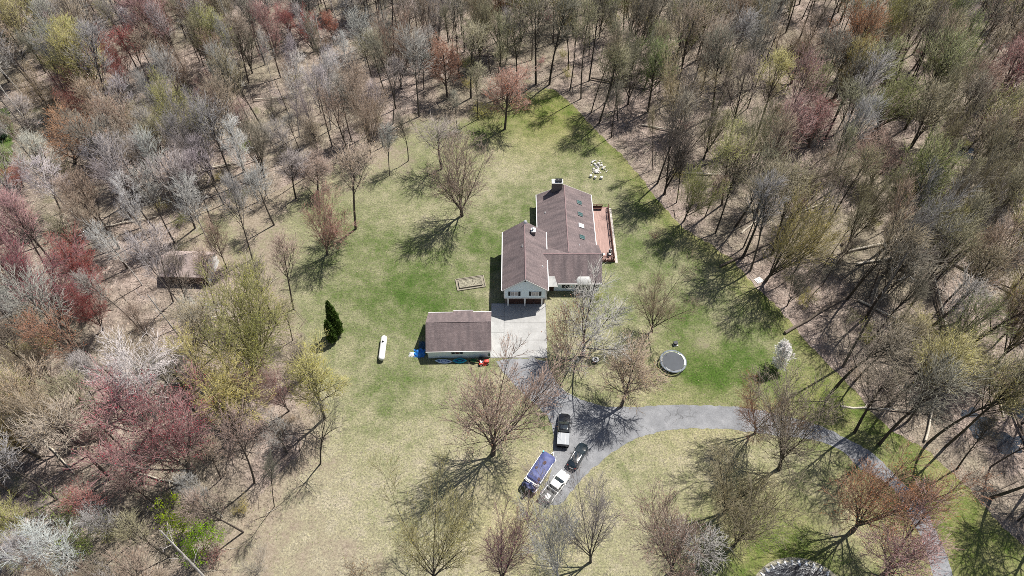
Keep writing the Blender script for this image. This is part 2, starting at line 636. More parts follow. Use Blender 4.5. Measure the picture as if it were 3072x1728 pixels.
# ------------------------------------------------------------------ terrain, lawn, drive
def sheet_from_poly(poly, z, spacing, name, m, attrs=None, jit=0.0, step=0.7, keep=None):
    """polygon triangulated with inner points; attrs(x, y) -> dict of floats stored per vertex"""
    pts = []
    n = len(poly)
    for i in range(n):
        a, b = Vector(poly[i]), Vector(poly[(i + 1) % n])
        k = max(1, int((b - a).length / step))
        for j in range(k):
            q = a.lerp(b, j / k)
            pts.append(Vector((q.x + rnd.uniform(-jit, jit), q.y + rnd.uniform(-jit, jit))))
    nb = len(pts)
    edges = [(i, (i + 1) % nb) for i in range(nb)]
    xs, ys = [p.x for p in pts], [p.y for p in pts]
    y = min(ys)
    row = 0
    while y < max(ys):
        x = min(xs) + (row % 2) * spacing / 2
        while x < max(xs):
            if inside((x, y), pts):
                pts.append(Vector((x + rnd.uniform(-.1, .1) * spacing, y + rnd.uniform(-.1, .1) * spacing)))
            x += spacing
        y += spacing * 0.87
        row += 1
    v, e, f, *_ = geometry.delaunay_2d_cdt(pts, edges, [], 1, 1e-4)
    me = bpy.data.meshes.new(name)
    zz = z if callable(z) else (lambda x, y: z)
    me.from_pydata([(p.x, p.y, zz(p.x, p.y)) for p in v], [], f)
    me.materials.append(m)
    if attrs:
        vals = [attrs(p.x, p.y) for p in v]
        for kname in vals[0]:
            at = me.attributes.new(kname, 'FLOAT', 'POINT')
            at.data.foreach_set("value", [d[kname] for d in vals])
    me.polygons.foreach_set("use_smooth", [True] * len(me.polygons))
    o = bpy.data.objects.new(name, me)
    return link(o)


def inside(p, poly):
    x, y = p
    c = False
    j = len(poly) - 1
    for i in range(len(poly)):
        xi, yi = poly[i]
        xj, yj = poly[j]
        if (yi > y) != (yj > y) and x < (xj - xi) * (y - yi) / (yj - yi) + xi:
            c = not c
        j = i
    return c


def smooth_poly(p, it=2):
    for _ in range(it):
        q = []
        for i in range(len(p)):
            a, b = p[i], p[(i + 1) % len(p)]
            q += [(a[0] * .75 + b[0] * .25, a[1] * .75 + b[1] * .25), (a[0] * .25 + b[0] * .75, a[1] * .25 + b[1] * .75)]
        p = q
    return p


def seg_dist(p, line):
    best = 1e9
    for a, b in zip(line, line[1:]):
        ax, ay = a
        bx, by = b
        L = (bx - ax) ** 2 + (by - ay) ** 2
        t = max(0, min(1, ((p[0] - ax) * (bx - ax) + (p[1] - ay) * (by - ay)) / (L + 1e-9)))
        best = min(best, math.hypot(p[0] - ax - t * (bx - ax), p[1] - ay - t * (by - ay)))
    return best


me = bpy.data.meshes.new("forest_floor")
gx = [-600, -260, -180] + [x for x in range(-150, 151, 6)] + [180, 260, 600]
gy = [-200, -60] + [y for y in range(0, 211, 6)] + [260, 360, 700]
gv = [(x, y, 0.0) for y in gy for x in gx]
gf = [(j * len(gx) + i, j * len(gx) + i + 1, (j + 1) * len(gx) + i + 1, (j + 1) * len(gx) + i) for j in range(len(gy) - 1) for i in range(len(gx) - 1)]
me.from_pydata(gv, [], gf)
me.materials.append(M_LITTER)
tag(link(bpy.data.objects.new("forest_floor", me)), kind="structure", label="brown leaf litter floor of the woods around the lawn")

RIGHT_EDGE = [(1330, 216), (1395, 226), (1440, 262), (1500, 330), (1560, 385), (1600, 432), (1640, 482), (1680, 532), (1722, 576), (1782, 612), (1842, 652), (1900, 722), (1946, 762), (1990, 812), (2040, 872), (2100, 932), (2150, 982), (2198, 1046), (2258, 1092), (2330, 1132), (2400, 1192), (2450, 1242), (2500, 1302), (2560, 1360), (2640, 1420)]
LEFT_EDGE = [(560, 1520), (580, 1449), (650, 1345), (745, 1230), (812, 1160), (828, 1060), (790, 950), (760, 830), (725, 720), (640, 650), (560, 625), (478, 600), (500, 560), (600, 540), (690, 520), (790, 470), (860, 425), (950, 395), (1005, 360), (1040, 310), (1105, 305), (1190, 285), (1262, 262), (1330, 216)]
CLEAR = [G(*p) for p in RIGHT_EDGE] + [G(2680, 1560), G(540, 1560)] + [G(*p) for p in LEFT_EDGE[:-1]]


def widen(line, d):
    """the grass runs a little way in under the trees"""
    out = []
    for i, p in enumerate(line):
        a, c = line[max(0, i - 1)], line[min(len(line) - 1, i + 1)]
        n = Vector((-(c[1] - a[1]), c[0] - a[0])).normalized()
        k = d * (0 if i == len(line) - 1 else 1)
        out.append((p[0] + n.x * k, p[1] + n.y * k))
    return out


LEFT_W = widen([G(*p) for p in LEFT_EDGE], 4.0)
LAWN = [G(*p) for p in RIGHT_EDGE] + [G(2680, 1560), G(500, 1560)] + LEFT_W[:-1]
GREENS = [((1000, 725), 9, 1.0), ((1090, 760), 7, .8), ((960, 790), 7, .7), ((1040, 690), 6, .7), ((1780, 930), 5, 1.2), ((1850, 910), 5, .9), ((1740, 850), 3, 1.1), ((1790, 960), 4, .8), ((1730, 800), 3, .8), ((1240, 620), 5, .6),
          ((1330, 560), 6, .5), ((1590, 640), 6, .55), ((1600, 500), 7, .5), ((1400, 270), 8, .55), ((1150, 300), 9, .5), ((780, 640), 6, .7), ((850, 590), 6, .4), ((1000, 960), 5, .7), ((1050, 900), 4, .5), ((2080, 1000), 6, .5), ((2350, 1300), 8, .45),
          ((2450, 1380), 8, .45), ((1960, 1400), 6, .9), ((1850, 1420), 5, .8), ((2200, 1080), 6, .7), ((1900, 820), 6, .5), ((1450, 1040), 3, .6), ((1375, 1055), 2.5, .8), ((1030, 520), 7, .35), ((1560, 760), 4, .4), ((930, 690), 6, .5), ((1500, 380), 8, .35)]
DRYS = [((900, 1260), 12, .95), ((1150, 1330), 14, .8), ((800, 1400), 12, .9), ((1250, 1150), 9, .75), ((1500, 960), 6, .5), ((1580, 980), 7, .5), ((1700, 960), 5, .25), ((1500, 1300), 12, .8), ((1650, 1200), 9, .7), ((1850, 1200), 9, .6), ((1350, 1150), 6, .8),
        ((1765, 862), 2.2, 1.5), ((1300, 430), 7, .35), ((1800, 1300), 10, .5), ((1000, 1180), 10, .8), ((1420, 780), 4, .7), ((880, 880), 7, .35), ((860, 1040), 6, .5), ((1060, 560), 6, .3), ((1400, 450), 8, .3), ((2100, 1250), 7, .5), ((1450, 860), 3, .8)]
GREENS = [(G(*c), r, w) for c, r, w in GREENS]
DRYS = [(G(*c), r, w) for c, r, w in DRYS]
LITTERS = [(G(*c), r, w) for c, r, w in [((620, 1400), 9, .75), ((760, 1420), 9, .62), ((720, 1290), 8, .6), ((900, 1440), 7, .58), ((1030, 1440), 6, .5), ((1240, 1400), 6, .5), ((870, 1385), 2.5, .7), ((1620, 1400), 7, .5), ((830, 1180), 5, .55), ((1340, 1180), 3, .55), ((1765, 862), 2.0, .6), ((2090, 1330), 5, .5), ((1180, 1240), 5, .5), ((950, 440), 6, .7), ((850, 470), 6, .75), ((1090, 320), 6, .6), ((700, 540), 6, .6), ((600, 590), 6, .6), ((1000, 385), 5, .75), ((900, 510), 5, .5), ((880, 560), 5, .45), ((1050, 460), 6, .45)]]
RIGHT_W = [G(*p) for p in RIGHT_EDGE]
GOLDS = [(G(*c), r, w) for c, r, w in [((1390, 280), 10, 1.0), ((1230, 290), 7, .9), ((2380, 1300), 10, .9), ((2080, 1010), 6, .9), ((1950, 1400), 7, .9), ((2450, 1400), 9, .8), ((1300, 1300), 7, .4), ((1750, 1000), 8, .35)]]


def lawn_attrs(x, y):
    g = max(w * math.exp(-((x - c[0]) ** 2 + (y - c[1]) ** 2) / (2 * r * r)) for c, r, w in GREENS)
    d = max(w * math.exp(-((x - c[0]) ** 2 + (y - c[1]) ** 2) / (2 * r * r)) for c, r, w in DRYS)
    e = max(0.0, 1.0 - seg_dist((x, y), LEFT_W) / 8.5)
    lt = max(w * math.exp(-((x - c[0]) ** 2 + (y - c[1]) ** 2) / (2 * r * r)) for c, r, w in LITTERS)
    return {"green": min(g, 1.3), "dry": min(d, 1.3), "edge": max(e * 0.95, lt), "gold": max(max(w * math.exp(-((x - c[0]) ** 2 + (y - c[1]) ** 2) / (2 * r * r)) for c, r, w in GOLDS), 0.8 * max(0.0, 1 - seg_dist((x, y), RIGHT_W) / 7.0))}


lawn = sheet_from_poly(LAWN, 0.006, 1.5, "lawn", M_LAWN, lawn_attrs, jit=0.22)
tag(lawn, kind="structure", label="patchy green and straw lawn round the house")

DRIVE = [(1240, 902), (1376, 902), (1384, 930), (1396, 962), (1420, 987), (1452, 1003), (1486, 1013), (1530, 1026), (1620, 1022), (1690, 1019), (1796, 1020), (1890, 1027), (1960, 1042), (2010, 1055), (2080, 1077), (2140, 1108), (2195, 1138), (2240, 1184), (2285, 1226), (2327, 1274), (2350, 1326), (2368, 1366), (2388, 1413), (2400, 1460), (2410, 1520),
         (2362, 1520), (2352, 1460), (2325, 1366), (2305, 1333), (2272, 1266), (2236, 1216), (2172, 1186), (2152, 1166), (2115, 1128), (2050, 1106), (1967, 1098), (1917, 1090), (1850, 1082), (1800, 1078), (1717, 1078), (1660, 1086), (1592, 1106), (1542, 1136), (1500, 1170), (1473, 1195), (1440, 1232), (1415, 1266), (1385, 1272), (1352, 1250), (1375, 1215), (1392, 1170), (1392, 1085), (1388, 1062), (1366, 1034), (1336, 1008), (1300, 975), (1264, 935)]
drive = sheet_from_poly(smooth_poly([G(*p) for p in DRIVE], 1), 0.022, 2.0, "driveway", M_ASPH, jit=0.13, step=0.55)
tag(drive, kind="structure", label="grey asphalt driveway curving to the road")
dr_poly = [G(*p) for p in DRIVE]

e_pts = [G(*p) for p in [(1386, 936), (1397, 962), (1421, 986), (1452, 1002)]]
mb = MB()
mb.tube([(x + .05, y, 0.03) for x, y in e_pts], 0.09, 6)
tag(mb.build("concrete_edging", M_CONC), kind="structure")

apron = MB().box(-3.78, 6.12, 62.85, 74.55, 0.0, 0.03).build("concrete_apron", mat("joint_gap", (0.09, 0.09, 0.085), .95))
tag(apron, kind="structure", label="pale concrete apron in front of the garage doors")
for x0, x1, y0, y1 in ((-1.38, 6.08, 70.21, 74.5), (-1.38, 6.08, 66.53, 70.15), (-1.38, 6.08, 62.9, 66.47), (-3.74, -1.45, 68.2, 71.6), (-3.74, -1.45, 62.9, 68.13), (-3.74, -1.45, 71.67, 74.5)):
    MB().box(x0, x1, y0, y1, 0.0, 0.06).build("concrete_slab", M_CONC, apron, bevel=0.012)


def blob(c, rx, ry, n=28, jit=0.08, seed=1):
    r_ = random.Random(seed)
    ph = [r_.uniform(0, 6.3) for _ in range(4)]
    out = []
    for i in range(n):
        t = 2 * math.pi * i / n
        k = 1 + jit * sum(math.sin((j + 2) * t + ph[j]) for j in range(4)) * 0.6
        out.append((c[0] + rx * k * math.cos(t), c[1] + ry * k * math.sin(t)))
    return out


pond_p = blob((39.6, 21.4), 7.6, 7.5, 48, 0.03, 3)
bank = [(39.6 + (x - 39.6) * 1.07, 21.4 + (y - 21.4) * 1.09) for x, y in pond_p]
tag(sheet_from_poly(bank, 0.03, 1.0, "pond_bank", M_SOIL), kind="structure")
tag(sheet_from_poly(pond_p, 0.05, 2.0, "pond_water", M_WATER), kind="structure", label="dark pond with a white stony rim")
for i, (c, rx, ry) in enumerate([((2475, 1078), 3.0, 2.6), ((2440, 1040), 1.6, 1.3), ((2540, 1115), 3.2, 2.4), ((2420, 385), 4.0, 2.6), ((2560, 1030), 2.5, 2.2)]):
    tag(sheet_from_poly(blob(G(*c), rx * .8, ry * .7, 40, 0.3, 20 + i), 0.03 + .004 * i, 1.5, "woodland_pool", M_WATER), kind="structure", label="shallow pool of water among the trees")


# ------------------------------------------------------------------ the house
def roof_profile(c0, c1, ze, zr, t=0.2, ridge=None):
    m = (c0 + c1) / 2 if ridge is None else ridge
    return [(c0, ze - t), (m, zr - t), (c1, ze - t), (c1, ze), (m, zr), (c0, ze)]


house = empty("house", (2.3, 80.0, 0), 0, "brown shingled house with a sky-tinted white two storey garage wing and side deck", "house")
HX, HY = 2.3, 80.0


def hp(mb, name, mats, parent=None, **kw):
    o = mb.build(name, mats, parent or house, **kw)
    if parent is None:
        o.matrix_parent_inverse = Matrix.Translation((-HX, -HY, 0))
    return o


def hs(mb, name, mats, parent, **kw):
    return mb.build(name, mats, parent, **kw)


# garage wing
GW = (-1.42, 6.05, 73.95, 87.1)
mb = MB().prism([(GW[0] + .12, 74.5), (GW[1] - .12, 74.5), (GW[1] - .12, GW[3] - .1), (GW[0] + .12, GW[3] - .1)], 0, 2.42)
hp(mb, "lower_wall", M_BRICK)
mb = MB().extrude([(GW[0], 2.42), (GW[1], 2.42), (GW[1], 5.0), (2.315, 7.9), (GW[0], 5.0)], GW[2], GW[3])
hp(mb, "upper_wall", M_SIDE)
mb = MB().box(GW[0] - .02, GW[1] + .02, GW[2] - .03, GW[2] + .05, 2.32, 2.58)
mb.box(GW[0] - .03, GW[0] + .12, GW[2] - .025, GW[2] + .1, 2.58, 5.0).box(GW[1] - .12, GW[1] + .03, GW[2] - .025, GW[2] + .1, 2.58, 5.0)
hp(mb, "corner_trim", M_WHITE)
mb = MB().extrude(roof_profile(-1.75, 6.38, 5.12, 8.22), 73.62, 87.5)
hp(mb, "garage_roof", M_SHING, uvroof=True)
mb = MB().extrude([(-1.78, 4.86), (-1.70, 4.86), (2.315, 7.93), (6.33, 4.86), (6.41, 4.86), (6.41, 5.06), (2.315, 8.15), (-1.78, 5.06)], 73.55, 73.66)
hp(mb, "rake_board", M_OFFW)
for x0, x1 in ((-1.90, -1.76), (6.39, 6.53)):
    hp(MB().box(x0, x1, 73.6, 87.5 if x0 < 0 else 80.6, 4.98, 5.12), "gutter", M_WHITE)
hp(MB().box(6.39, 6.53, 83.2, 87.5, 4.98, 5.12), "gutter", M_WHITE)
hp(MB().tube([(6.46, 73.75, 4.98), (6.2, 73.85, 4.6), (6.12, 73.9, 0.1)], 0.05, 6), "downpipe", M_WHITE)
hp(MB().lathe([(0.16, -.03), (0.16, .03)], 16, (2.3, 73.93, 7.25), 'y'), "gable_vent", M_BLACK)
for cx in (0.78, 3.92):
    door = hp(MB().box(cx - 1.32, cx + 1.32, 74.42, 74.47, 0.04, 2.2), "garage_door", M_DOOR)
    for k in range(4):
        for j in range(4):
            hs(MB().box(cx - 1.26 + j * .645, cx - .68 + j * .645, 74.385, 74.43, 0.10 + k * .53, 0.56 + k * .53), "door_panel", M_DOOR, door, bevel=0.015)
    hs(MB().box(cx - .12, cx + .12, 74.35, 74.40, 0.60, 0.64), "handle", M_STEEL, door)
for cx in (-0.72, 2.32, 5.38):
    hp(MB().box(cx - .13, cx + .13, 73.98, 74.24, 0.03, 2.32), "porch_post", M_WHITE, bevel=0.01)
for cx in (0.42, 4.12):
    fr = MB().box(cx - .66, cx + .66, 73.88, 73.96, 3.16, 3.24).box(cx - .66, cx + .66, 73.88, 73.96, 4.22, 4.30)
    fr.box(cx - .66, cx - .58, 73.88, 73.96, 3.24, 4.22).box(cx + .58, cx + .66, 73.88, 73.96, 3.24, 4.22).box(cx - .05, cx + .05, 73.88, 73.96, 3.24, 4.22)
    win = hp(fr, "window", M_WHITE)
    for s in (-1, 1):
        hs(MB().box(cx + s * .315 - .265, cx + s * .315 + .265, 73.915, 73.94, 3.24, 4.22), "pane", M_CURT, win)
        gr_ = MB()
        for q in (1 / 3, 2 / 3):
            gr_.box(cx + s * .315 - .265, cx + s * .315 + .265, 73.90, 73.914, 3.24 + .98 * q - .012, 3.24 + .98 * q + .012)
        gr_.box(cx + s * .315 - .012, cx + s * .315 + .012, 73.898, 73.913, 3.24, 4.22)
        hs(gr_, "muntin", M_WHITE, win)
        sh_ = MB().box(cx + s * .90 - .19, cx + s * .90 + .19, 73.89, 73.945, 3.14, 4.32)
        for k in range(8):
            sh_.box(cx + s * .90 - .15, cx + s * .90 + .15, 73.865, 73.892, 3.22 + k * .135, 3.29 + k * .135)
        hp(sh_, "shutter", M_SHUT)

# main block
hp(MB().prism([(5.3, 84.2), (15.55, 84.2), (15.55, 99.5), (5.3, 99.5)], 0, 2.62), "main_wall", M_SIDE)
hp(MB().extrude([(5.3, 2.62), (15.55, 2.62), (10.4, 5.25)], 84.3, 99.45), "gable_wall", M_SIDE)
hp(MB().extrude(roof_profile(4.93, 15.97, 2.72, 5.56, ridge=10.38), 82.0, 99.95), "main_roof", M_SHING, uvroof=True)
for x0, x1, ya in ((4.79, 4.92, 87.52), (15.98, 16.11, 85.6)):
    hp(MB().box(x0, x1, ya, 99.95, 2.58, 2.72), "gutter", M_WHITE)
hp(MB().extrude([(4.93, 2.50), (10.38, 5.34), (15.97, 2.50), (15.97, 2.72), (10.38, 5.56), (4.93, 2.72)], 99.955, 100.0), "rake_board", M_OFFW)
# front block with the long slope
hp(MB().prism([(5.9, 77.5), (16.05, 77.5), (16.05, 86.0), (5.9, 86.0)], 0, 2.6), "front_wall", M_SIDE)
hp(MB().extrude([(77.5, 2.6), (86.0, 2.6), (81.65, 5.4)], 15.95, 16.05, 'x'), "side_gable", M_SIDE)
hp(MB().extrude(roof_profile(77.02, 86.45, 2.72, 5.68, ridge=81.66), 5.2, 16.42, 'x'), "front_roof", M_SHING, uvroof=True)
hp(MB().box(8.3, 16.42, 76.88, 77.01, 2.58, 2.72), "gutter", M_WHITE)
hp(MB().box(5.4, 16.40, 81.58, 81.74, 5.655, 5.72), "ridge_cap", mat("ridge_shingle", (0.24, 0.165, 0.165), .9, var=.2))
hp(MB().box(2.235, 2.395, 73.7, 87.45, 8.195, 8.26), "ridge_cap", mat("ridge_shingle", (0.2, 0.15, 0.15)))
hp(MB().box(10.30, 10.46, 82.2, 99.9, 5.535, 5.60), "ridge_cap", mat("ridge_shingle", (0.2, 0.15, 0.15)))
# entry roof in pale standing seam metal
pr = MB()
pr.add([(6.45, 76.5, 2.66), (8.28, 76.5, 2.66), (7.75, 78.1, 3.50), (6.75, 78.1, 3.50), (6.45, 76.5, 2.56), (8.28, 76.5, 2.56), (7.75, 78.1, 3.2), (6.75, 78.1, 3.2)],
       [(0, 1, 2, 3), (7, 6, 5, 4), (0, 4, 5, 1), (1, 5, 6, 2), (2, 6, 7, 3), (3, 7, 4, 0)])
for k in range(7):
    x = 6.6 + k * .25
    xt = 6.8 + k * .15
    pr.tube([(x, 76.5, 2.68), (xt, 78.05, 3.49)], 0.025, 4)
pr.box(6.4, 8.32, 76.38, 76.49, 2.54, 2.68)
hp(pr, "entry_roof", M_PALEMET)
hp(MB().box(6.75, 7.7, 77.42, 77.49, 0.1, 2.15), "front_door", M_DOOR)
# bay window
bay_o = [(11.5, 77.49), (11.95, 76.95), (14.2, 76.95), (14.65, 77.49)]
bay = hp(MB().prism(bay_o, 0.45, 0.98).prism(bay_o, 2.18, 2.38), "bay_window", M_WHITE)
br_ = MB()
rr = [(11.35, 77.48), (11.86, 76.8), (14.3, 76.8), (14.8, 77.48)]
mid_ = [(11.6, 77.75), (12.05, 77.25), (14.1, 77.25), (14.55, 77.75)]
top_ = [(12.0, 78.25), (12.3, 77.95), (13.85, 77.95), (14.15, 78.25)]
br_.rings([[(x, y, 2.39) for x, y in rr], [(x, y, 2.53) for x, y in rr], [(x, y, 3.10) for x, y in mid_], [(x, y, 3.42) for x, y in top_]])
hs(br_, "bay_roof", M_PALEMET, bay, smooth=40)
for a, b in ((0, 1), (1, 2), (2, 3)):
    p, q = Vector(bay_o[a]), Vector(bay_o[b])
    n = 3 if a == 1 else 1
    for k in range(n):
        s0, s1 = p.lerp(q, (k + .06 * n / 1.5) / n), p.lerp(q, (k + 1 - .06 * n / 1.5) / n)
        dn = Vector(((q - p).y, -(q - p).x)).normalized() * 0.02
        hs(MB().add([(s0.x, s0.y, .98), (s1.x, s1.y, .98), (s1.x, s1.y, 2.18), (s0.x, s0.y, 2.18), (s0.x - dn.x, s0.y - dn.y, .98), (s1.x - dn.x, s1.y - dn.y, .98), (s1.x - dn.x, s1.y - dn.y, 2.18), (s0.x - dn.x, s0.y - dn.y, 2.18)],
                    [(0, 1, 2, 3), (7, 6, 5, 4), (0, 4, 5, 1), (2, 6, 7, 3), (1, 5, 6, 2), (0, 3, 7, 4)]), "pane", M_GLASS, bay)
    for k in range(n + 1):
        c = p.lerp(q, k / n)
        hs(MB().box(c.x - .06, c.x + .06, c.y - .05, c.y + .05, .97, 2.19), "mullion", M_WHITE, bay)
w2 = hp(MB().box(15.0, 15.9, 77.42, 77.49, 0.9, 2.1), "window", M_WHITE)
hs(MB().box(15.07, 15.83, 77.40, 77.43, 0.97, 2.03), "pane", M_GLASS, w2)
w3 = hp(MB().box(9.1, 10.6, 77.42, 77.49, 0.9, 2.1), "window", M_WHITE)
for s in (9.17, 9.89):
    hs(MB().box(s, s + .64, 77.40, 77.43, 0.97, 2.03), "pane", M_GLASS, w3)
for yc in (88.5, 92.5, 96.5):
    w4 = hp(MB().box(15.54, 15.62, yc - .8, yc + .8, 0.7, 2.2), "window", M_WHITE)
    hs(MB().box(15.60, 15.64, yc - .72, yc + .72, 0.78, 2.12), "pane", M_GLASS, w4)
# skylights
sl = (5.56 - 2.72) / (15.97 - 10.38)
for i, yc in enumerate((96.3, 93.1, 90.05, 87.1)):
    M = Matrix.Translation((13.25, yc, 5.56 - sl * (13.25 - 10.38) + 0.0)) @ Matrix.Rotation(math.atan(sl), 4, 'Y')
    sk = MB()
    for a in ((-.58, .58, -.50, -.42), (-.58, .58, .42, .50), (-.58, -.50, -.42, .42), (.50, .58, -.42, .42)):
        sk.box(*a, -.05, .16, M=M)
    sk.box(-.42, .42, -.03, .03, -.05, .15, M=M)
    s_ = hp(sk, "skylight", M_WHITE if i == 2 else mat("skylight_frame", (.20, .21, .21), .5))
    for ya, yb in ((-.42, -.03), (.03, .42)):
        hs(MB().box(-.5, .5, ya, yb, .04, .10, M=M), "pane", mat("painted_glare_skylight", (.75, .78, .76), .3) if i == 2 else mat_glass("skylight_glass", (.05, .12, .12), .15), s_)  # third skylight's bright reflection is painted into its pale pane colour
# chimneys, vents, dish
ch = hp(MB().box(7.92, 9.98, 98.9, 99.95 + .05, 0, 6.75), "chimney", M_BRICK)
hs(MB().box(7.82, 10.08, 98.8, 100.1, 6.75, 6.93), "chimney_cap", M_OFFW, ch, bevel=.02)
for x in (8.62, 9.32):
    hs(MB().box(x, x + .5, 99.1, 99.8, 6.93, 7.22).box(x - .08, x + .58, 99.02, 99.88, 7.22, 7.27), "flue", M_BLACK, ch)
c2 = hp(MB().box(3.52, 4.28, 85.05, 85.95, 5.5, 7.75), "chimney", M_BRICK)
hs(MB().box(3.46, 4.34, 84.98, 86.02, 7.75, 7.88), "chimney_cap", M_OFFW, c2)
hs(MB().lathe([(.17, 0), (.17, .45), (.26, .46), (.26, .55), (.05, .62)], 14, (3.85, 85.5, 7.88)), "flue", M_STEEL, c2)
for x, y, z0, h in ((1.85, 81.5, 7.6, .62), (5.46, 78.5, 5.6, .5), (6.5, 94.1, 3.3, .5), (12.55, 84.9, 4.2, .45)):
    v_ = hp(MB().lathe([(.06, 0), (.06, h)], 10, (x, y, z0)), "vent_pipe", M_OFFW)
    hs(MB().lathe([(.2, h * .42), (.1, h * .62)], 10, (x, y, z0)), "flashing", M_STEEL, v_)
d_ = MB()
for k in range(5):
    pass
d_.tube([(2.42, 86.7, 8.1), (2.42, 86.7, 8.75)], .03, 6)
rings_ = []
for r_, o_ in ((.02, .12), (.25, .05), (.42, -.02), (.44, .0), (.26, .08), (.02, .15)):
    rings_.append([(2.45 + r_ * .8 * math.cos(t), 86.6 - o_ * .7 + r_ * .35 * math.sin(t), 8.8 + r_ * .85 * math.sin(t) + o_ * .3) for t in [2 * math.pi * j / 16 for j in range(16)]])
d_.rings(rings_)
hp(d_, "satellite_dish", M_WHITE, smooth=50)

# deck
deck = empty("deck", (18.0, 91.5, 0), 0, "red wooden deck with dark railing along the house side", "deck")


def dp(mb, name, mats, parent=None, **kw):
    o = mb.build(name, mats, parent or deck, **kw)
    if parent is None:
        o.matrix_parent_inverse = Matrix.Translation((-18.0, -91.5, 0))
    return o


bd = MB()
x = 15.62
while x < 19.62:
    ya = 84.5 if x > 16.1 else 86.1
    k0 = rnd.uniform(3, 9)
    z_ = rnd.uniform(-.004, .004)
    bd.box(x, x + .136, ya, ya + k0, .44, .48 + z_).box(x, x + .136, ya + k0 + .006, 98.6, .44, .48 - z_)
    x += .145
o = dp(bd, "decking", M_DECK)
tag(o, kind="stuff")
dp(MB().box(15.62, 19.75, 84.38, 84.48, .1, .5).box(19.65, 19.75, 84.48, 98.7, .1, .5).box(15.62, 19.65, 98.61, 98.7, .1, .5), "rim_joist", M_RAIL)
dp(MB().box(19.76, 20.25, 84.2, 98.8, 0.0, .09), "stone_edging", mat("pale_gravel", (.5, .46, .42), .95, var=.35, scale=6))


def rail(x0, y0, x1, y1, n):
    a, b = Vector((x0, y0)), Vector((x1, y1))
    t = MB()
    d = (b - a).normalized()
    for z_, w in ((1.42, .075), (.62, .045)):
        nrm = Vector((-d.y, d.x)) * w
        p, q = a, b
        t.add([(p.x - nrm.x, p.y - nrm.y, z_), (q.x - nrm.x, q.y - nrm.y, z_), (q.x + nrm.x, q.y + nrm.y, z_), (p.x + nrm.x, p.y + nrm.y, z_),
               (p.x - nrm.x, p.y - nrm.y, z_ + .05), (q.x - nrm.x, q.y - nrm.y, z_ + .05), (q.x + nrm.x, q.y + nrm.y, z_ + .05), (p.x + nrm.x, p.y + nrm.y, z_ + .05)],
              [(0, 3, 2, 1), (4, 5, 6, 7), (0, 1, 5, 4), (1, 2, 6, 5), (2, 3, 7, 6), (3, 0, 4, 7)])
    L = (b - a).length
    k = int(L / .13)
    for i in range(1, k):
        c = a.lerp(b, i / k)
        t.box(c.x - .016, c.x + .016, c.y - .016, c.y + .016, .66, 1.42)
    rl = dp(t, "railing", M_RAIL)
    for i in range(n + 1):
        c = a.lerp(b, i / n)
        hs(MB().box(c.x - .06, c.x + .06, c.y - .06, c.y + .06, .1, 1.5), "railing_post", M_RAIL, rl)


rail(19.45, 84.6, 19.45, 97.4, 8)
rail(15.9, 98.4, 18.3, 98.4, 2)
rail(19.45, 97.4, 19.55, 98.5, 1)
rail(16.6, 84.55, 17.9, 84.55, 1)
rail(18.3, 84.55, 19.45, 84.55, 1)
dp(MB().box(15.75, 18.2, 97.75, 98.2, .86, .92).box(15.75, 18.2, 98.2, 98.26, .9, 1.3).box(15.8, 15.9, 97.8, 98.2, .48, .86).box(18.05, 18.15, 97.8, 98.2, .48, .86), "bench", M_RAIL)


def gas_grill(loc, rz, label):
    g = empty("gas_grill", loc, rz, label, "grill", "grills on the deck")
    MB().box(-.35, .35, -.26, .26, .12, .72).build("cabinet", M_BLACK, g, bevel=.02)
    hood = MB()
    hood.rings([[(x_, math.cos(a) * .28, .74 + math.sin(a) * .30) for a in [math.pi * j / 8 for j in range(9)]] for x_ in (-.36, .36)])
    hood.build("hood", M_BLACK, g)
    MB().tube([(-.28, -.31, .92), (.28, -.31, .92)], .018, 6).build("handle", M_STEEL, g)
    for s in (-1, 1):
        MB().box(s * .37 if s > 0 else -.72, .72 if s > 0 else -.37, -.22, .22, .72, .76).build("side_shelf", M_STEEL, g)
        MB().lathe([(.08, -.03), (.08, .03)], 12, (s * .28, .18, .08), 'x').build("wheel", M_RUB, g)
    return g


gas_grill((18.80, 86.0, .48), R(80), "black grill with pale side shelf at the deck's outer railing")
gas_grill((17.05, 85.35, .48), R(5), "black grill tucked against the deck wall by the roof corner")


# ------------------------------------------------------------------ detached garage (local origin at its front wall corner)
dg = empty("detached_garage", (-14.3, 62.78, 0), R(1.2), "long brown roofed outbuilding with a sky-tinted white front wall beside the apron", "garage")
L, D = 10.55, 7.55
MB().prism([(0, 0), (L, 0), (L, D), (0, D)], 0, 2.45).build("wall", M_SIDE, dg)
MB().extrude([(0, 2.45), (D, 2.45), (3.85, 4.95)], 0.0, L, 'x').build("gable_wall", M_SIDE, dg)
MB().extrude([(-.32, 2.32), (3.87, 5.02), (D + .32, 2.32), (D + .32, 2.52), (3.87, 5.24), (-.32, 2.52)], -.28, L + .28, 'x').build("roof", M_SHING, dg, uvroof=True)
MB().extrude([(D + .1, 2.30), (D + 1.15, 1.72), (D + 1.15, 1.86), (D + .1, 2.66)], 4.1, 7.55, 'x').build("rear_porch_roof", M_SHING, dg, uvroof=True)
for xx in (4.25, 7.4):
    MB().box(xx - .06, xx + .06, D + .95, D + 1.07, 0, 1.76).build("porch_post", M_WHITE, dg)
for y0, x0, x1 in ((-.40, -.28, L + .28), (D + .33, -.28, 4.05), (D + .33, 7.6, L + .28), (D + 1.16, 4.05, 7.6)):
    MB().box(x0, x1, y0, y0 + .075, 2.40 if y0 < D + 1 else 1.74, 2.53 if y0 < D + 1 else 1.88).build("gutter", M_WHITE, dg)
MB().box(-.28, L + .28, 3.78, 3.96, 5.19, 5.27).build("ridge_cap", M_SHING, dg, uvroof=True)
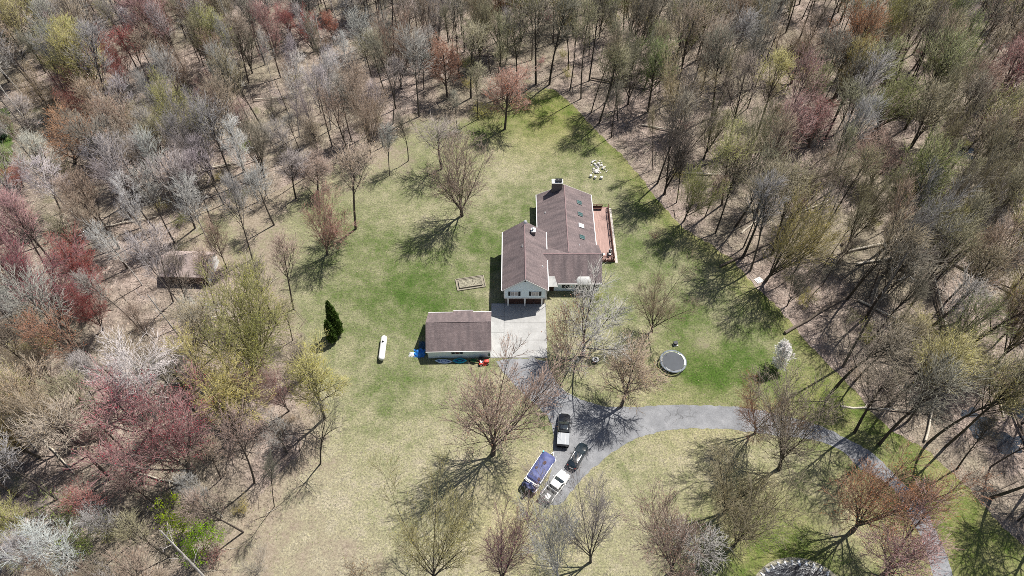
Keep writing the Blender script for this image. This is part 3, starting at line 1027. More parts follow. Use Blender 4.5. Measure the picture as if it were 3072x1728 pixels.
for x0 in (0.0, L):
    MB().box(x0 - .07, x0 + .07, -.035, .06, 0.0, 2.38).build("corner_trim", M_WHITE, dg)
wn = MB().box(3.9, 6.0, -.06, -.003, 1.20, 1.28).box(3.9, 6.0, -.06, -.003, 2.16, 2.24)
for xx in (3.9, 4.57, 5.25, 5.92):
    wn.box(xx, xx + .08, -.06, -.003, 1.28, 2.16)
wn = wn.build("window", M_WHITE, dg)
for i, xx in enumerate((3.98, 4.65, 5.33)):
    MB().box(xx, xx + .59, -.045, -.004, 1.28, 2.16).build("pane", M_GLASS if i != 1 else mat("red_curtain_glass", (.10, .04, .04), .2, var=.5, scale=5), wn)
MB().box(L - .005, L + .05, 1.2, 4.2, 0.03, 2.15).build("garage_door", M_WHITE, dg)
for k in range(4):
    MB().box(L + .05, L + .075, 1.26, 4.14, .08 + k * .52, .55 + k * .52).build("door_panel", M_OFFW, dg)
MB().box(L - .3, L + .01, -.15, -.02, .6, 1.2).build("meter_box", M_GREEN, dg, bevel=.02)


# things along its front wall
def kayak(loc, rz, roll, length, wid, m, label, deco, cat="kayak"):
    k = empty("kayak", loc, rz, label, cat, "boats on the grass by the outbuilding")
    k.rotation_euler = (roll, 0, rz)
    rs = []
    for i in range(15):
        t = -1 + 2 * i / 14
        w = wid / 2 * max(.03, (1 - abs(t) ** 2.2)) ** .85
        h = .16 * max(.1, (1 - t * t) ** .5)
        rock = .10 * t * t
        rs.append([(t * length / 2, w * math.cos(a), rock + .16 + h * math.sin(a) * (1 if math.sin(a) < 0 else .55)) for a in [2 * math.pi * j / 14 for j in range(14)]])
    MB().rings(rs).build("hull", m, k, smooth=60)
    ck = MB()
    ck.lathe([(.36, 0), (.40, .05), (.33, .06), (.30, -.04)], 18, (0, 0, .24))
    o = ck.build("cockpit_rim", M_BLACK if deco == 0 else M_NAVY, k)
    o.scale = (1.25, .62, 1)
    for s in (-1, 1):
        MB().box(s * length * .28 - .2, s * length * .28 + .2, -.13, .13, .235, .27).build("hatch", M_NAVY, k, bevel=.02)
        MB().tube([(s * length * .18, -.17, .27), (s * length * .38, .10, .28)], .02, 5).build("deck_line", M_NAVY, k)
    return k


kayak((-11.7, 62.08, .06), R(-4), R(14), 3.05, .78, M_KAYW, "white kayak with a blue pattern lying along the outbuilding front", 1)
kayak((-8.95, 62.15, .12), R(1), R(16), 2.45, .92, M_TEAL, "teal kayak lying below the outbuilding window", 0)

tp = empty("tarp_heap", (-16.0, 64.2, 0), 0, "blue tarp heaped at the outbuilding's end wall", "tarp")


def cloth_heap(c, rx, ry, h, seed, name, m, parent, n=16):
    r_ = random.Random(seed)
    vs, fs = [], []
    for j in range(n + 1):
        for i in range(n + 1):
            u, v = i / n * 2 - 1, j / n * 2 - 1
            d = max(0, 1 - (abs(u) ** 2.5 + abs(v) ** 2.5))
            z = h * d ** .5 * (.65 + .35 * math.sin(u * 5 + seed) * math.cos(v * 4 + seed * 2)) + r_.uniform(0, .07)
            vs.append((c[0] + u * rx * (1 + .12 * math.sin(v * 6 + seed)), c[1] + v * ry * (1 + .1 * math.cos(u * 5)), z + .01))
    for j in range(n):
        for i in range(n):
            fs.append((j * (n + 1) + i, j * (n + 1) + i + 1, (j + 1) * (n + 1) + i + 1, (j + 1) * (n + 1) + i))
    return MB().add(vs, fs).build(name, m, parent, smooth=50)


cloth_heap((0.0, -.45), .95, .85, .95, 3, "blue_sheet", M_BLUE, tp)
cloth_heap((.35, 1.15), .6, .9, .55, 8, "dark_sheet", mat("dark_blue_sheet", (.02, .06, .12), .5, var=.5), tp)
hp2 = empty("plastic_bags", (-17.1, 63.55, 0), 0, "white and cyan plastic sacks beside the blue tarp", "bags")
cloth_heap((-.15, -.05), .55, .42, .45, 5, "white_sack", M_WHITE, hp2, 10)
cloth_heap((.55, .1), .35, .34, .55, 6, "cyan_sack", M_CYAN, hp2, 10)


def mower():
    m = empty("garden_tractor", (-4.85, 61.75, 0.0), R(8), "red garden tractor with a white seat at the outbuilding corner", "tractor")
    b = MB()
    b.rings([[(x_, w * sx, z) for sx, z in ((-1, z0), (1, z0), (1, z1 - .06), (.75, z1), (-.75, z1), (-1, z1 - .06))] for x_, w, z0, z1 in ((.15, .26, .35, .82), (.5, .30, .33, .85), (.82, .28, .35, .80), (.92, .22, .4, .72))])
    b.build("hood", M_RED, m, bevel=.01)
    MB().box(-.75, .2, -.3, .3, .28, .48).box(-.85, -.15, -.48, -.27, .5, .62).box(-.85, -.15, .27, .48, .5, .62).build("fender", M_RED, m, bevel=.03)
    MB().box(-.55, -.1, -.22, .22, .5, .6).box(-.62, -.5, -.22, .22, .55, .95).build("seat", M_WHITE, m, bevel=.03)
    MB().tube([(.1, 0, .6), (.0, 0, .95)], .025, 6).lathe([(.17, 0), (.19, .02), (.17, .04), (.15, .02)], 14, (0, 0, .94)).build("steering_wheel", M_BLACK, m)
    MB().box(-.2, .45, -.52, .52, .10, .24).build("mower_deck", M_RED, m, bevel=.03)
    for x_, r_, w in ((-.55, .27, .2), (.65, .19, .13)):
        for s in (-1, 1):
            wh = MB().lathe([(r_ * .6, -w / 2), (r_ * .95, -w / 2), (r_, -w / 4), (r_, w / 4), (r_ * .95, w / 2), (r_ * .6, w / 2)], 16, (x_, s * .42, r_), 'y').build("wheel", M_RUB, m)
            MB().lathe([(r_ * .55, -w / 2 - .01), (r_ * .55, w / 2 + .01)], 12, (x_, s * .42, r_), 'y').build("rim", M_OFFW, wh)


mower()
wb = empty("wheelbarrow", (-6.55, 62.0, 0), R(170), "green wheelbarrow with pale yellow handles by the outbuilding wall", "wheelbarrow")
MB().rings([[(-.45 * a, -.3 * a, z), (.5 * a, -.24 * a, z), (.5 * a, .24 * a, z), (-.45 * a, .3 * a, z)] for a, z in ((.6, .35), (1, .65), (.96, .65), (.57, .38))]).build("tray", M_GREEN, wb)
for s in (-1, 1):
    MB().tube([(.65, s * .06, .2), (-.2, s * .25, .42), (-.95, s * .3, .6)], .022, 6).build("handle", M_YELL, wb)
    MB().tube([(-.35, s * .25, .5), (-.45, s * .25, 0)], .02, 6).build("leg", M_STEEL, wb)
MB().lathe([(.1, -.05), (.2, -.05), (.2, .05), (.1, .05)], 14, (.68, 0, .2), 'y').build("wheel", M_RUB, wb)
bn = empty("storage_bin", (-5.35, 62.35, 0), 0, "dark green lidded bin between the wall and the garden tractor", "bin")
MB().box(-.3, .3, -.25, .25, 0, .7).build("bin_body", M_GREEN, bn, bevel=.02)
MB().box(-.34, .34, -.29, .29, .7, .78).build("lid", M_BLACK, bn, bevel=.02)

# ------------------------------------------------------------------ lawn things
tk = empty("propane_tank", (-22.3, 64.4, 0), R(0.3), "long white propane tank lying on the lawn", "tank")
pr_ = [(.02, -2.45), (.25, -2.42), (.42, -2.30), (.51, -2.12), (.53, -1.9), (.53, 1.9), (.51, 2.12), (.42, 2.30), (.25, 2.42), (.02, 2.45)]
MB().lathe(pr_, 28, (0, 0, .78), 'y').build("tank_body", M_WHITE, tk, smooth=40)
MB().lathe([(.17, 0), (.17, .16), (.12, .22), (.02, .24)], 16, (0, .95, 1.29)).build("valve_dome", M_SHUT, tk, smooth=40)
for y_ in (-1.45, 1.45):
    MB().box(-.38, .38, y_ - .12, y_ + .12, 0, .36).build("saddle", M_CONC, tk)
MB().tube([(.1, 0.4, 1.28), (.1, .4, 1.36), (.1, .8, 1.36)], .02, 6).build("gauge_pipe", M_STEEL, tk)

tr = empty("trampoline", (27.4, 61.65, 0), 0, "round black trampoline with a pale blue rim on the side lawn", "trampoline")
RT = 2.25
MB().lathe([(.01, .88), (RT - .42, .88), (RT - .42, .90), (.01, .90)], 40).build("jumping_mat", M_MAT, tr)
ring = MB()
ring.tube([(RT * math.cos(t), RT * math.sin(t), .9) for t in [2 * math.pi * j / 48 for j in range(49)]], .045, 8, cap=False)
ring.build("rim_tube", mat("dark_rim_paint", (.16, .18, .2), .5), tr, smooth=60)


def arc_band(r0, r1, z0, z1, t0, t1, n=40):
    pts = []
    m_ = MB()
    vs, fs = [], []
    for i in range(n + 1):
        t = t0 + (t1 - t0) * i / n
        for r_, z_ in ((r0, z0), (r1, z0), (r1, z1), (r0, z1)):
            vs.append((r_ * math.cos(t), r_ * math.sin(t), z_))
    for i in range(n):
        for j in range(4):
            fs.append((i * 4 + j, i * 4 + (j + 1) % 4, (i + 1) * 4 + (j + 1) % 4, (i + 1) * 4 + j))
    fs += [(3, 2, 1, 0), (n * 4, n * 4 + 1, n * 4 + 2, n * 4 + 3)]
    return m_.add(vs, fs)


arc_band(RT - .24, RT - .07, .93, .965, R(62), R(420)).build("safety_pad", M_PAD, tr)
arc_band(RT - .42, RT - .16, .97, 1.0, R(-25), R(42)).build("safety_pad", M_WHITE, tr)
sp = MB()
for j in range(80):
    t = 2 * math.pi * j / 80
    sp.tube([((RT - .42) * math.cos(t), (RT - .42) * math.sin(t), .89), ((RT - .04) * math.cos(t), (RT - .04) * math.sin(t), .9)], .012, 4)
tag(sp.build("springs", M_STEEL, tr), kind="stuff")
for j in range(4):
    t0, t1 = math.pi / 2 * j + .25, math.pi / 2 * j + 1.1
    a, b = (RT * math.cos(t0), RT * math.sin(t0)), (RT * math.cos(t1), RT * math.sin(t1))
    MB().tube([(a[0], a[1], .88), (a[0], a[1], .06), (b[0], b[1], .06), (b[0], b[1], .88)], .035, 7).build("leg", M_STEEL, tr)

tb = empty("round_tub", (14.29, 62.2, 0), 0, "round black tub with a broad white rim on the lawn near the drive", "tub")
MB().lathe([(.44, 0), (.5, .25), (.52, .52), (.46, .54)], 28).build("tub_wall", M_BLACK, tb, smooth=30)
MB().lathe([(.31, .50), (.35, .60), (.50, .62), (.56, .56), (.54, .49)], 28).build("rim", M_WHITE, tb, smooth=30)
MB().lathe([(.02, .46), (.33, .44), (.33, .40)], 24).build("tub_filling", mat("tub_blue", (.10, .16, .22), .4), tb)
MB().lathe([(.13, .46), (.15, .5), (.13, .52)], 14).build("centre_ring", M_PAD, tb)

bx = empty("fire_stand", (28.5, 65.6, 0), R(12), "small black box on a pale slab behind the trampoline", "fire box")
MB().box(-.38, .38, -.42, .3, 0, .14).build("slab", M_OFFW, bx, bevel=.01)
MB().box(-.3, .3, -.25, .3, .14, .62).build("box_body", M_BLACK, bx, bevel=.02)
MB().box(-.34, .34, -.29, .34, .62, .68).build("lid", M_SHUT, bx, bevel=.01)

rb = empty("raised_bed", (-7.75, 79.25, 0), R(11.0), "long timber framed garden bed on the lawn beside the house", "garden bed")
for (a, b, zz) in ((2.62, 1.36, .22), (2.12, .92, .38)):
    for x0, x1, y0, y1 in ((-a, a, -b - .07, -b + .07), (-a, a, b - .07, b + .07), (-a - .07, -a + .07, -b, b), (a - .07, a + .07, -b, b)):
        MB().box(x0, x1, y0 + (.002 if zz < .3 else 0), y1, 0, zz + rnd.uniform(-.012, .012)).build("timber", M_TIMB, rb, bevel=.015)
so = MB()
n = 26
vs, fs = [], []
for j in range(n + 1):
    for i in range(n + 1):
        vs.append((-2.05 + 4.1 * i / n, -.85 + 1.7 * j / n, .28 + rnd.uniform(-.06, .07)))
for j in range(n):
    for i in range(n):
        fs.append((j * (n + 1) + i, j * (n + 1) + i + 1, (j + 1) * (n + 1) + i + 1, (j + 1) * (n + 1) + i))
so.add(vs, fs).build("soil", M_SOIL, rb)
MB().box(-2.55, 2.55, -1.3, 1.3, 0, .08).build("gravel_margin", mat("grey_gravel", (.24, .22, .17), .95, var=.4, scale=8, bump=.5), rb)


def rock_mesh(name, seed, m=None, flat=.7):
    r_ = random.Random(seed)
    bm = bmesh.new()
    bmesh.ops.create_icosphere(bm, subdivisions=2, radius=.5)
    ph = [Vector((r_.uniform(-1, 1), r_.uniform(-1, 1), r_.uniform(-1, 1))).normalized() for _ in range(7)]
    for v in bm.verts:
        for p in ph:
            d = v.co.dot(p)
            if d > .27:
                v.co -= p * (d - .27) * .9
        v.co.z *= flat
        v.co += Vector((r_.uniform(-.02, .02), r_.uniform(-.02, .02), r_.uniform(-.02, .02)))
    me = bpy.data.meshes.new(name)
    bm.to_mesh(me)
    bm.free()
    me.materials.append(m or M_STONE)
    return me


ROCKS = [rock_mesh("boulder", i) for i in range(5)]
stone_spots = [((1805, 418), 1.1), ((1775, 410), .9), ((1790, 424), 1.0), ((1812, 430), 1.2), ((1798, 437), 1.0), ((1824, 428), .8), ((1830, 443), 1.1), ((1783, 402), .7), ((1822, 415), .6), ((1842, 451), .6), ((1792, 402), .6), ((1806, 447), .8), ((1838, 436), .7),
               ((1782, 447), .9), ((1796, 455), .9), ((1789, 463), 1.2), ((1800, 466), 1.0), ((1778, 457), .5), ((1808, 458), .7), ((1776, 468), .6), ((1846, 462), .6), ((1816, 466), .5), ((1814, 402), .5), ((1770, 426), .5), ((1852, 456), .4)]
rocks = []
for i, ((sx, sy), s) in enumerate(stone_spots):
    X, Y = site(1774 + (sx - 1770) * .58, 483 + (sy - 402) * .55)
    o = bpy.data.objects.new("boulder", ROCKS[i % 5])
    link(o)
    s *= .92
    o.location = (X, Y, .16 * s)
    o.scale = (s * rnd.uniform(.85, 1.25), s * rnd.uniform(.6, 1.0), s * rnd.uniform(.7, 1.1))
    o.rotation_euler = (rnd.uniform(-.3, .3), rnd.uniform(-.3, .3), rnd.uniform(0, 6))
    rocks.append(o)
NTH = ["leftmost", "second", "third", "fourth", "fifth", "sixth", "seventh", "eighth", "ninth", "tenth", "eleventh", "twelfth", "thirteenth", "fourteenth"]
ysplit = sorted(o.location.y for o in rocks)[12]
for far in (True, False):
    grp = sorted((o for o in rocks if (o.location.y >= ysplit) == far), key=lambda o: o.location.x)
    for k, o in enumerate(grp):
        tag(o, f"pale rock of the {'far' if far else 'near'} half of the rock heap, {NTH[k]}" + ("" if k == 0 else " from its left end"), "rock", "rocks heaped on the back lawn")
for (sx, sy), lab in (((1772, 531), "one nearest the chimney"), ((1785, 535), "middle one of three"), ((1804, 536), "one nearest the deck's far end")):
    st = empty("stump_seat", (*site(sx, sy), 0), rnd.uniform(0, 6), "pale block seat of the short row, " + lab, "stump", "row of pale block seats")
    MB().lathe([(.30, 0), (.29, .3), (.31, .50), (.29, .53)], 11).build("block", M_STONE, st, bevel=.01)
    MB().lathe([(.25, .531), (.24, .55)], 11).build("top_face", M_OFFW, st)

# white slatted pallet at the wood's edge
pl = empty("pallet", (*G(1909, 706), 0), R(28), "small white slatted pallet at the edge of the right hand wood", "pallet")
for k in range(5):
    MB().box(-.7, .7, -.55 + k * .25, -.40 + k * .25, .10, .13).build("slat", M_WHITE, pl)
for k in (-.6, 0, .55):
    MB().box(k, k + .08, -.55, .6, 0, .10).build("bearer", M_OFFW, pl)

# ------------------------------------------------------------------ woodland shed
ws = empty("woodland_shed", (-61.0, 79.2, 0), R(-2), "low brown shed with a white gable end half hidden in the left wood", "shed")
MB().prism([(-3.6, 0), (4.6, 0), (4.6, 5.6), (-3.6, 5.6)], 0, 2.3).build("wall", M_SHEDW, ws)
MB().extrude([(-.35, 2.2), (2.8, 4.35), (5.95, 2.2), (5.95, 2.36), (2.8, 4.53), (-.35, 2.36)], -3.9, 4.95, 'x').build("roof", M_SHEDR, ws)
MB().extrude([(0, 0), (5.6, 0), (5.6, 2.3), (2.8, 4.25), (0, 2.3)], 4.605, 4.70, 'x').build("gable_wall", M_WHITE, ws)
for k in range(11):
    MB().box(4.70, 4.72, .15 + k * .5, .19 + k * .5, .05, 2.3 + min(k, 10 - k) * .34).build("batten", M_WHITE, ws)
for k in (-2.9, -.8, 1.2, 3.4):
    MB().box(k, k + .9, -.06, -.004, .2, 2.05).build("front_panel", mat("shed_dark_door", (.09, .065, .05), .8), ws)


# ------------------------------------------------------------------ vehicles
def rr_ring(y, w, z0, z1, rt=.12, rb=.08, tw=None):
    """car cross-section: flat-bottomed rounded box, 12 points, symmetric"""
    tw = w if tw is None else tw
    h = [(w - rb, z0), (w, z0 + rb), (w, (z0 + z1) / 2), (tw, z1 - rt), (tw - rt * .35, z1 - rt * .3), (tw - rt * 1.1, z1)]
    return [(x, y, z) for x, z in h] + [(-x, y, z) for x, z in reversed(h)]


def quad_panel(mb_, a, b, c, d, inset=.08, off=.012):
    a, b, c, d = map(Vector, (a, b, c, d))
    ctr = (a + b + c + d) / 4
    n = (b - a).cross(d - a).normalized()
    q = []
    for p in (a, b, c, d):
        v = ctr - p
        q.append(p + v.normalized() * min(inset * 1.4, v.length * .5))
    vs = [p + n * off for p in q] + [p - n * .02 for p in q]
    return mb_.add(vs, [(0, 1, 2, 3), (7, 6, 5, 4), (0, 4, 5, 1), (1, 5, 6, 2), (2, 6, 7, 3), (3, 7, 4, 0)])


def cabin(parent, paint, base, roof, zb, zr, wb, wr, posts):
    """base=(y0,y1) roof=(y0,y1); posts: y fractions where side windows split"""
    b0, b1 = base
    r0, r1 = roof
    zt = zr + .06
    rings = [[(wb, b0, zb - .1), (wb, b1, zb - .1), (-wb, b1, zb - .1), (-wb, b0, zb - .1)],
             [(wb, b0, zb), (wb, b1, zb), (-wb, b1, zb), (-wb, b0, zb)],
             [(wr, r0, zr), (wr, r1, zr), (-wr, r1, zr), (-wr, r0, zr)],
             [(wr - .12, r0 + .12, zt), (wr - .12, r1 - .14, zt), (-wr + .12, r1 - .14, zt), (-wr + .12, r0 + .12, zt)]]
    MB().rings(rings).build("cabin", paint, parent, smooth=25, bevel=.03)
    quad_panel(MB(), (wb, b1, zb), (-wb, b1, zb), (-wr, r1, zr), (wr, r1, zr), .07).build("windshield", M_GLASS, parent)
    quad_panel(MB(), (-wb, b0, zb), (wb, b0, zb), (wr, r0, zr), (-wr, r0, zr), .07).build("rear_window", M_GLASS, parent)
    for s in (1, -1):
        fr = [0.0] + list(posts) + [1.0]
        for u0, u1 in zip(fr, fr[1:]):
            P = lambda u, t: (s * (wb if t == 0 else wr), (b0 + (b1 - b0) * u) if t == 0 else (r0 + (r1 - r0) * u), zb if t == 0 else zr)
            pts = [P(u0, 0), P(u1, 0), P(u1, 1), P(u0, 1)]
            if s < 0:
                pts = [pts[1], pts[0], pts[3], pts[2]]
            quad_panel(MB(), *pts, .06).build("side_window", M_GLASS, parent)


def wheels(parent, ys, track, r_, w=.24):
    for y in ys:
        for s in (-1, 1):
            wh = MB().lathe([(r_ * .62, -w / 2), (r_ * .93, -w / 2), (r_, -w * .3), (r_, w * .3), (r_ * .93, w / 2), (r_ * .62, w / 2)], 20, (s * track, y, r_), 'x').build("wheel", M_RUB, parent, smooth=40)
            MB().lathe([(r_ * .58, -w / 2 + .01), (r_ * .6, 0), (r_ * .58, w / 2 + .005), (r_ * .15, w / 2 + .02)], 14, (s * track, y, r_), 'x').build("rim", M_RIM, wh)


M_LAMP = mat("headlight_lens", (.55, .58, .6), .15, var=.1)
M_TAIL = mat("tail_light_lens", (.35, .02, .02), .2, var=.1)


def lights(parent, yf, yb, w, zf, zb):
    for s in (-1, 1):
        MB().box(s * (w - .2) - .15, s * (w - .2) + .15, yf - .06, yf + .03, zf - .08, zf + .08).build("headlight", M_LAMP, parent, bevel=.02)
        MB().box(s * (w - .1) - .07, s * (w - .1) + .07, yb - .03, yb + .05, zb - .15, zb + .15).build("tail_light", M_TAIL, parent, bevel=.02)


def mirrors(parent, y, w, z, m):
    for s in (-1, 1):
        MB().box(s * (w + .13) - .10, s * (w + .13) + .10, y - .05, y + .06, z, z + .2).box(s * w - .08, s * w + .08, y - .02, y + .03, z + .02, z + .08).build("mirror", m, parent, bevel=.015)


def pickup(loc, rz, label, paint, tonneau, L=5.65, Wd=.98):
    t = empty("pickup_truck", loc, rz, label, "pickup truck")
    y0, y1 = -L / 2, L / 2
    fr = [rr_ring(-.72, Wd - .02, .42, 1.20), rr_ring(.2, Wd, .40, 1.18), rr_ring(1.05, Wd, .40, 1.16), rr_ring(1.6, Wd - .01, .40, 1.15, tw=Wd - .06), rr_ring(2.35, Wd - .04, .42, 1.08, .16, tw=Wd - .10), rr_ring(y1 - .18, Wd - .1, .44, 1.0, .16, tw=Wd - .16), rr_ring(y1, Wd - .26, .48, .86, .14)]
    MB().rings(fr).build("front_body", paint, t, smooth=35)
    zt = 1.30
    bed = MB()
    bed.box(-Wd + .02, Wd - .02, y0 + .05, -.74, .44, .66)
    bed.box(-Wd, -Wd + .10, y0 + .05, -.735, .5, zt).box(Wd - .10, Wd, y0 + .05, -.735, .5, zt)
    bed.box(-Wd + .1, Wd - .1, -.84, -.74, .6, zt)
    bed.build("bed", paint, t, bevel=.025)
    MB().box(-Wd + .08, Wd - .08, y0 - .01, y0 + .06, .5, zt - .02).build("tailgate", paint, t, bevel=.02)
    MB().box(-Wd + .1, Wd - .1, y0 - .12, y0 - .02, .42, .58).build("rear_bumper", M_BLACK if tonneau else M_RIM, t, bevel=.02)
    MB().box(-Wd + .12, Wd - .12, y1 - .1, y1 + .04, .42, .6).build("front_bumper", M_BLACK if tonneau else M_RIM, t, bevel=.03)
    MB().box(-.5, .5, y1 - .06, y1 + .015, .64, .86).build("grille", M_BLACK, t)
    cabin(t, paint, (-.70, 1.30), (-.52, .46), 1.17, 1.80, Wd - .06, Wd - .24, (.5,))
    if tonneau:
        MB().box(-Wd + .03, Wd - .03, y0 + .08, -.78, zt + .002, zt + .05).build("tonneau_cover", M_GREYC, t, bevel=.015)
        for k in (-.35, .35):
            MB().box(k - .015, k + .015, y0 + .1, -.8, zt + .052, zt + .066).build("tonneau_rib", M_OFFW, t)
        MB().box(-.56, .56, -.35, .30, 1.862, 1.875).build("sunroof", M_GLASS, t)
        MB().tube([(0, -.4, 1.86), (0, -.42, 1.95)], .05, 6).build("antenna", M_WHITE, t)
    else:
        MB().box(-Wd + .1, Wd - .1, y0 + .06, -.84, .662, .70).build("bed_liner", mat("grey_bed_liner", (.13, .13, .13), .8), t)
    wheels(t, (-1.75, 1.78), Wd - .13, .40)
    lights(t, y1 - .05, y0 + .02, Wd - .06, .82, 1.0)
    mirrors(t, .95, Wd - .02, 1.12, M_BLACK if tonneau else paint)
    return t


pickup((8.2, 48.95, .022), R(-5.5), "black pickup with a grey bed cover parked nearest the garage", M_CARBLK, True)
pickup((6.55, 39.7, .022), R(-37.4), "white pickup with an open bed parked beside the covered boat", M_CARWHT, False, L=5.4)
a_ = R(-37.4)
bc = (6.55 + math.sin(-a_) * -2.05, 39.7 - 2.05 * math.cos(a_))
wx = empty("storage_box", (bc[0], bc[1], .725), a_, "white flat box lying in the white pickup's open bed", "box")
MB().box(-.34, .34, -.33, .33, 0, .34).build("box_body", M_WHITE, wx, bevel=.02)
MB().box(-.37, .37, -.36, .36, .34, .40).build("lid", M_WHITE, wx, bevel=.015)

car = empty("parked_car", (10.2, 44.62, .022), R(-30.7), "black estate car parked alongside the covered boat", "car")
Wc = .90
sec = [(-2.3, .62, .45, .82, .12, .55), (-2.12, .80, .36, .98, .14, .74), (-1.5, Wc, .32, 1.02, .12, .86), (-.5, Wc, .30, 1.0, .1, .87), (.6, Wc, .30, 1.0, .1, .87), (1.1, Wc, .31, .98, .14, .84), (1.75, Wc - .02, .33, .90, .16, .80), (2.15, Wc - .14, .36, .80, .16, .68), (2.32, .58, .42, .68, .12, .5)]
MB().rings([rr_ring(y, w, z0, z1, rt, .08, tw) for y, w, z0, z1, rt, tw in sec]).build("body", M_CARNVY, car, smooth=45)
cabin(car, M_CARNVY, (-2.02, 1.12), (-1.62, .22), .99, 1.46, Wc - .05, Wc - .24, (.34, .66))
MB().box(-.42, .42, -.55, .05, 1.527, 1.54).build("sunroof", M_GLASS, car)
for s in (-1, 1):
    MB().tube([(s * .58, -1.45, 1.56), (s * .60, -.6, 1.60), (s * .58, .1, 1.56)], .022, 6).build("roof_rail", M_RIM, car)
wheels(car, (-1.38, 1.38), Wc - .1, .33, .22)
lights(car, 2.12, -2.22, Wc - .18, .70, .85)
mirrors(car, .72, Wc - .04, .98, M_CARNVY)
MB().box(-.36, .36, -2.35, -2.29, .62, .76).build("number_plate", M_WHITE, car)

# covered pontoon boat and its trailer
bo = empty("boat_trailer", (4.22, 41.85, .02), R(-33.2), "grey two wheeled trailer under the covered pontoon boat", "trailer")
for s in (-1, 1):
    MB().box(s * .62 - .05, s * .62 + .05, -2.9, 2.6, .42, .52).build("frame_rail", M_STEEL, bo)
    for y in (-.75, .05):
        wh = MB().lathe([(.2, -.1), (.30, -.1), (.32, 0), (.30, .1), (.2, .1)], 16, (s * 1.0, y, .32), 'x').build("wheel", M_RUB, bo)
        MB().lathe([(.19, -.105), (.19, .105)], 12, (s * 1.0, y, .32), 'x').build("rim", M_WHITE, wh)
for y in (-2.6, -.35, 2.3):
    MB().box(-1.0, 1.0, y - .05, y + .05, .34, .42).build("cross_member", M_STEEL, bo)
MB().tube([(.6, 2.6, .47), (.02, 4.15, .47)], .05, 6).tube([(-.6, 2.6, .47), (-.02, 4.15, .47)], .05, 6).build("tongue", M_STEEL, bo)
MB().tube([(.14, 3.75, .05), (.14, 3.75, .95)], .05, 8).lathe([(.1, 0), (.1, .1)], 10, (.14, 3.75, .95)).build("jack", M_WHITE, bo)
MB().tube([(0, 3.3, .5), (0, 3.2, 1.2)], .06, 6).box(-.12, .12, 3.05, 3.3, 1.15, 1.35).build("winch_post", M_BLACK, bo)

pb = empty("pontoon_boat", (4.22, 41.85, .54), R(-33.2), "pontoon boat under a blue cover parked at the drive's end", "boat")
for s in (-1, 1):
    MB().lathe([(.04, -3.2), (.26, -3.1), (.30, -2.9), (.30, 2.3), (.24, 2.9), (.10, 3.3), (.02, 3.4)], 14, (s * .82, 0, .30), 'y').build("pontoon", M_STEEL, pb, smooth=50)


def rrect(a, b0, b1, r_, z, n=5):
    out = []
    for cx, cy, t0 in ((a - r_, b1 - r_, 0), (-a + r_, b1 - r_, 90), (-a + r_, b0 + r_, 180), (a - r_, b0 + r_, 270)):
        for j in range(n + 1):
            t = R(t0 + 90 * j / n)
            out.append((cx + r_ * math.cos(t), cy + r_ * math.sin(t), z))
    return out


MB().rings([rrect(1.20, -3.25, 3.0, .3, .60), rrect(1.22, -3.27, 3.02, .3, .72)]).build("deck_rim", M_WHITE, pb)
MB().rings([rrect(1.22, -2.6, 2.95, .45, .72), rrect(1.22, -2.6, 2.95, .45, 1.34), rrect(1.20, -2.58, 2.93, .45, 1.36)]).build("side_panel", M_OFFW, pb)
cv = []
for (a, b0, b1, r_, z) in ((1.22, -2.15, 2.92, .55, 1.24), (1.20, -2.2, 2.95, .55, 1.38), (1.05, -2.1, 2.8, .5, 1.50), (.72, -1.75, 2.45, .45, 1.70), (.35, -1.3, 2.0, .3, 1.80), (.05, -.9, 1.6, .05, 1.83)):
    cv.append([(x, y, z + .035 * math.sin(3.1 * y + 2 * x) + .02 * math.sin(7 * x + 5 * y)) for x, y, z in rrect(a, b0, b1, r_, z, 7)])
cvo = MB().rings(cv).build("blue_cover", M_TARP, pb, smooth=60)
for (cx, cy, rx_, ry_, zz) in ((.12, 1.15, .24, .34, 1.825), (-.52, -.15, .22, .24, 1.755), (.62, -1.5, .40, .27, 1.69)):
    MB().rings([[(cx + rx_ * k * math.cos(t) * (1 + .1 * math.sin(3 * t)), cy + ry_ * k * math.sin(t), zz + dz) for t in [2 * math.pi * j / 14 for j in range(14)]] for k, dz in ((1.0, -.08), (.97, .03), (.6, .055), (.1, .065))]).build("leaf_patch", M_RUST, cvo, smooth=60)
MB().tube([(-1.2, -2.0, 1.35), (-1.15, -2.1, 1.85), (-.8, -2.15, 1.92), (.8, -2.15, 1.92), (1.15, -2.1, 1.85), (1.2, -2.0, 1.35)], .05, 7).build("bimini_bar", M_BLACK, pb)
MB().tube([(1.17, -2.55, 1.45), (1.17, 1.8, 1.5)], .035, 6).build("side_rail", M_STEEL, pb)
MB().tube([(-1.17, -2.55, 1.45), (-1.17, 1.8, 1.5)], .035, 6).build("side_rail", M_STEEL, pb)
sb = cloth_heap((-.1, -2.75), 1.1, .62, .8, 4, "stern_cover", mat("slate_blue_cover", (.055, .065, .14), .6, var=.5), pb, 14)
sb.location.z = .72
for x0 in (-.75, .2):
    MB().box(x0, x0 + .55, -3.15, -2.7, .72, 1.1).build("stern_seat", M_SHUT, pb, bevel=.04)
om = MB()
om.rings([[(x * a, -3.62 + y * b, z) for x, y in ((-.2, -.28), (.2, -.28), (.24, .1), (.14, .3), (-.14, .3), (-.24, .1))] for a, b, z in ((.7, .8, .55), (1, 1, .75), (1, 1, 1.15), (.7, .75, 1.32))])
om.box(-.07, .07, -3.72, -3.5, -.35, .58).box(-.14, .14, -3.85, -3.4, -.1, -.06)
om.lathe([(.02, -.3), (.09, -.15), (.09, .15), (.02, .28)], 10, (0, -3.62, -.3), 'y')
om.build("outboard_motor", M_BLACK, pb, smooth=30)
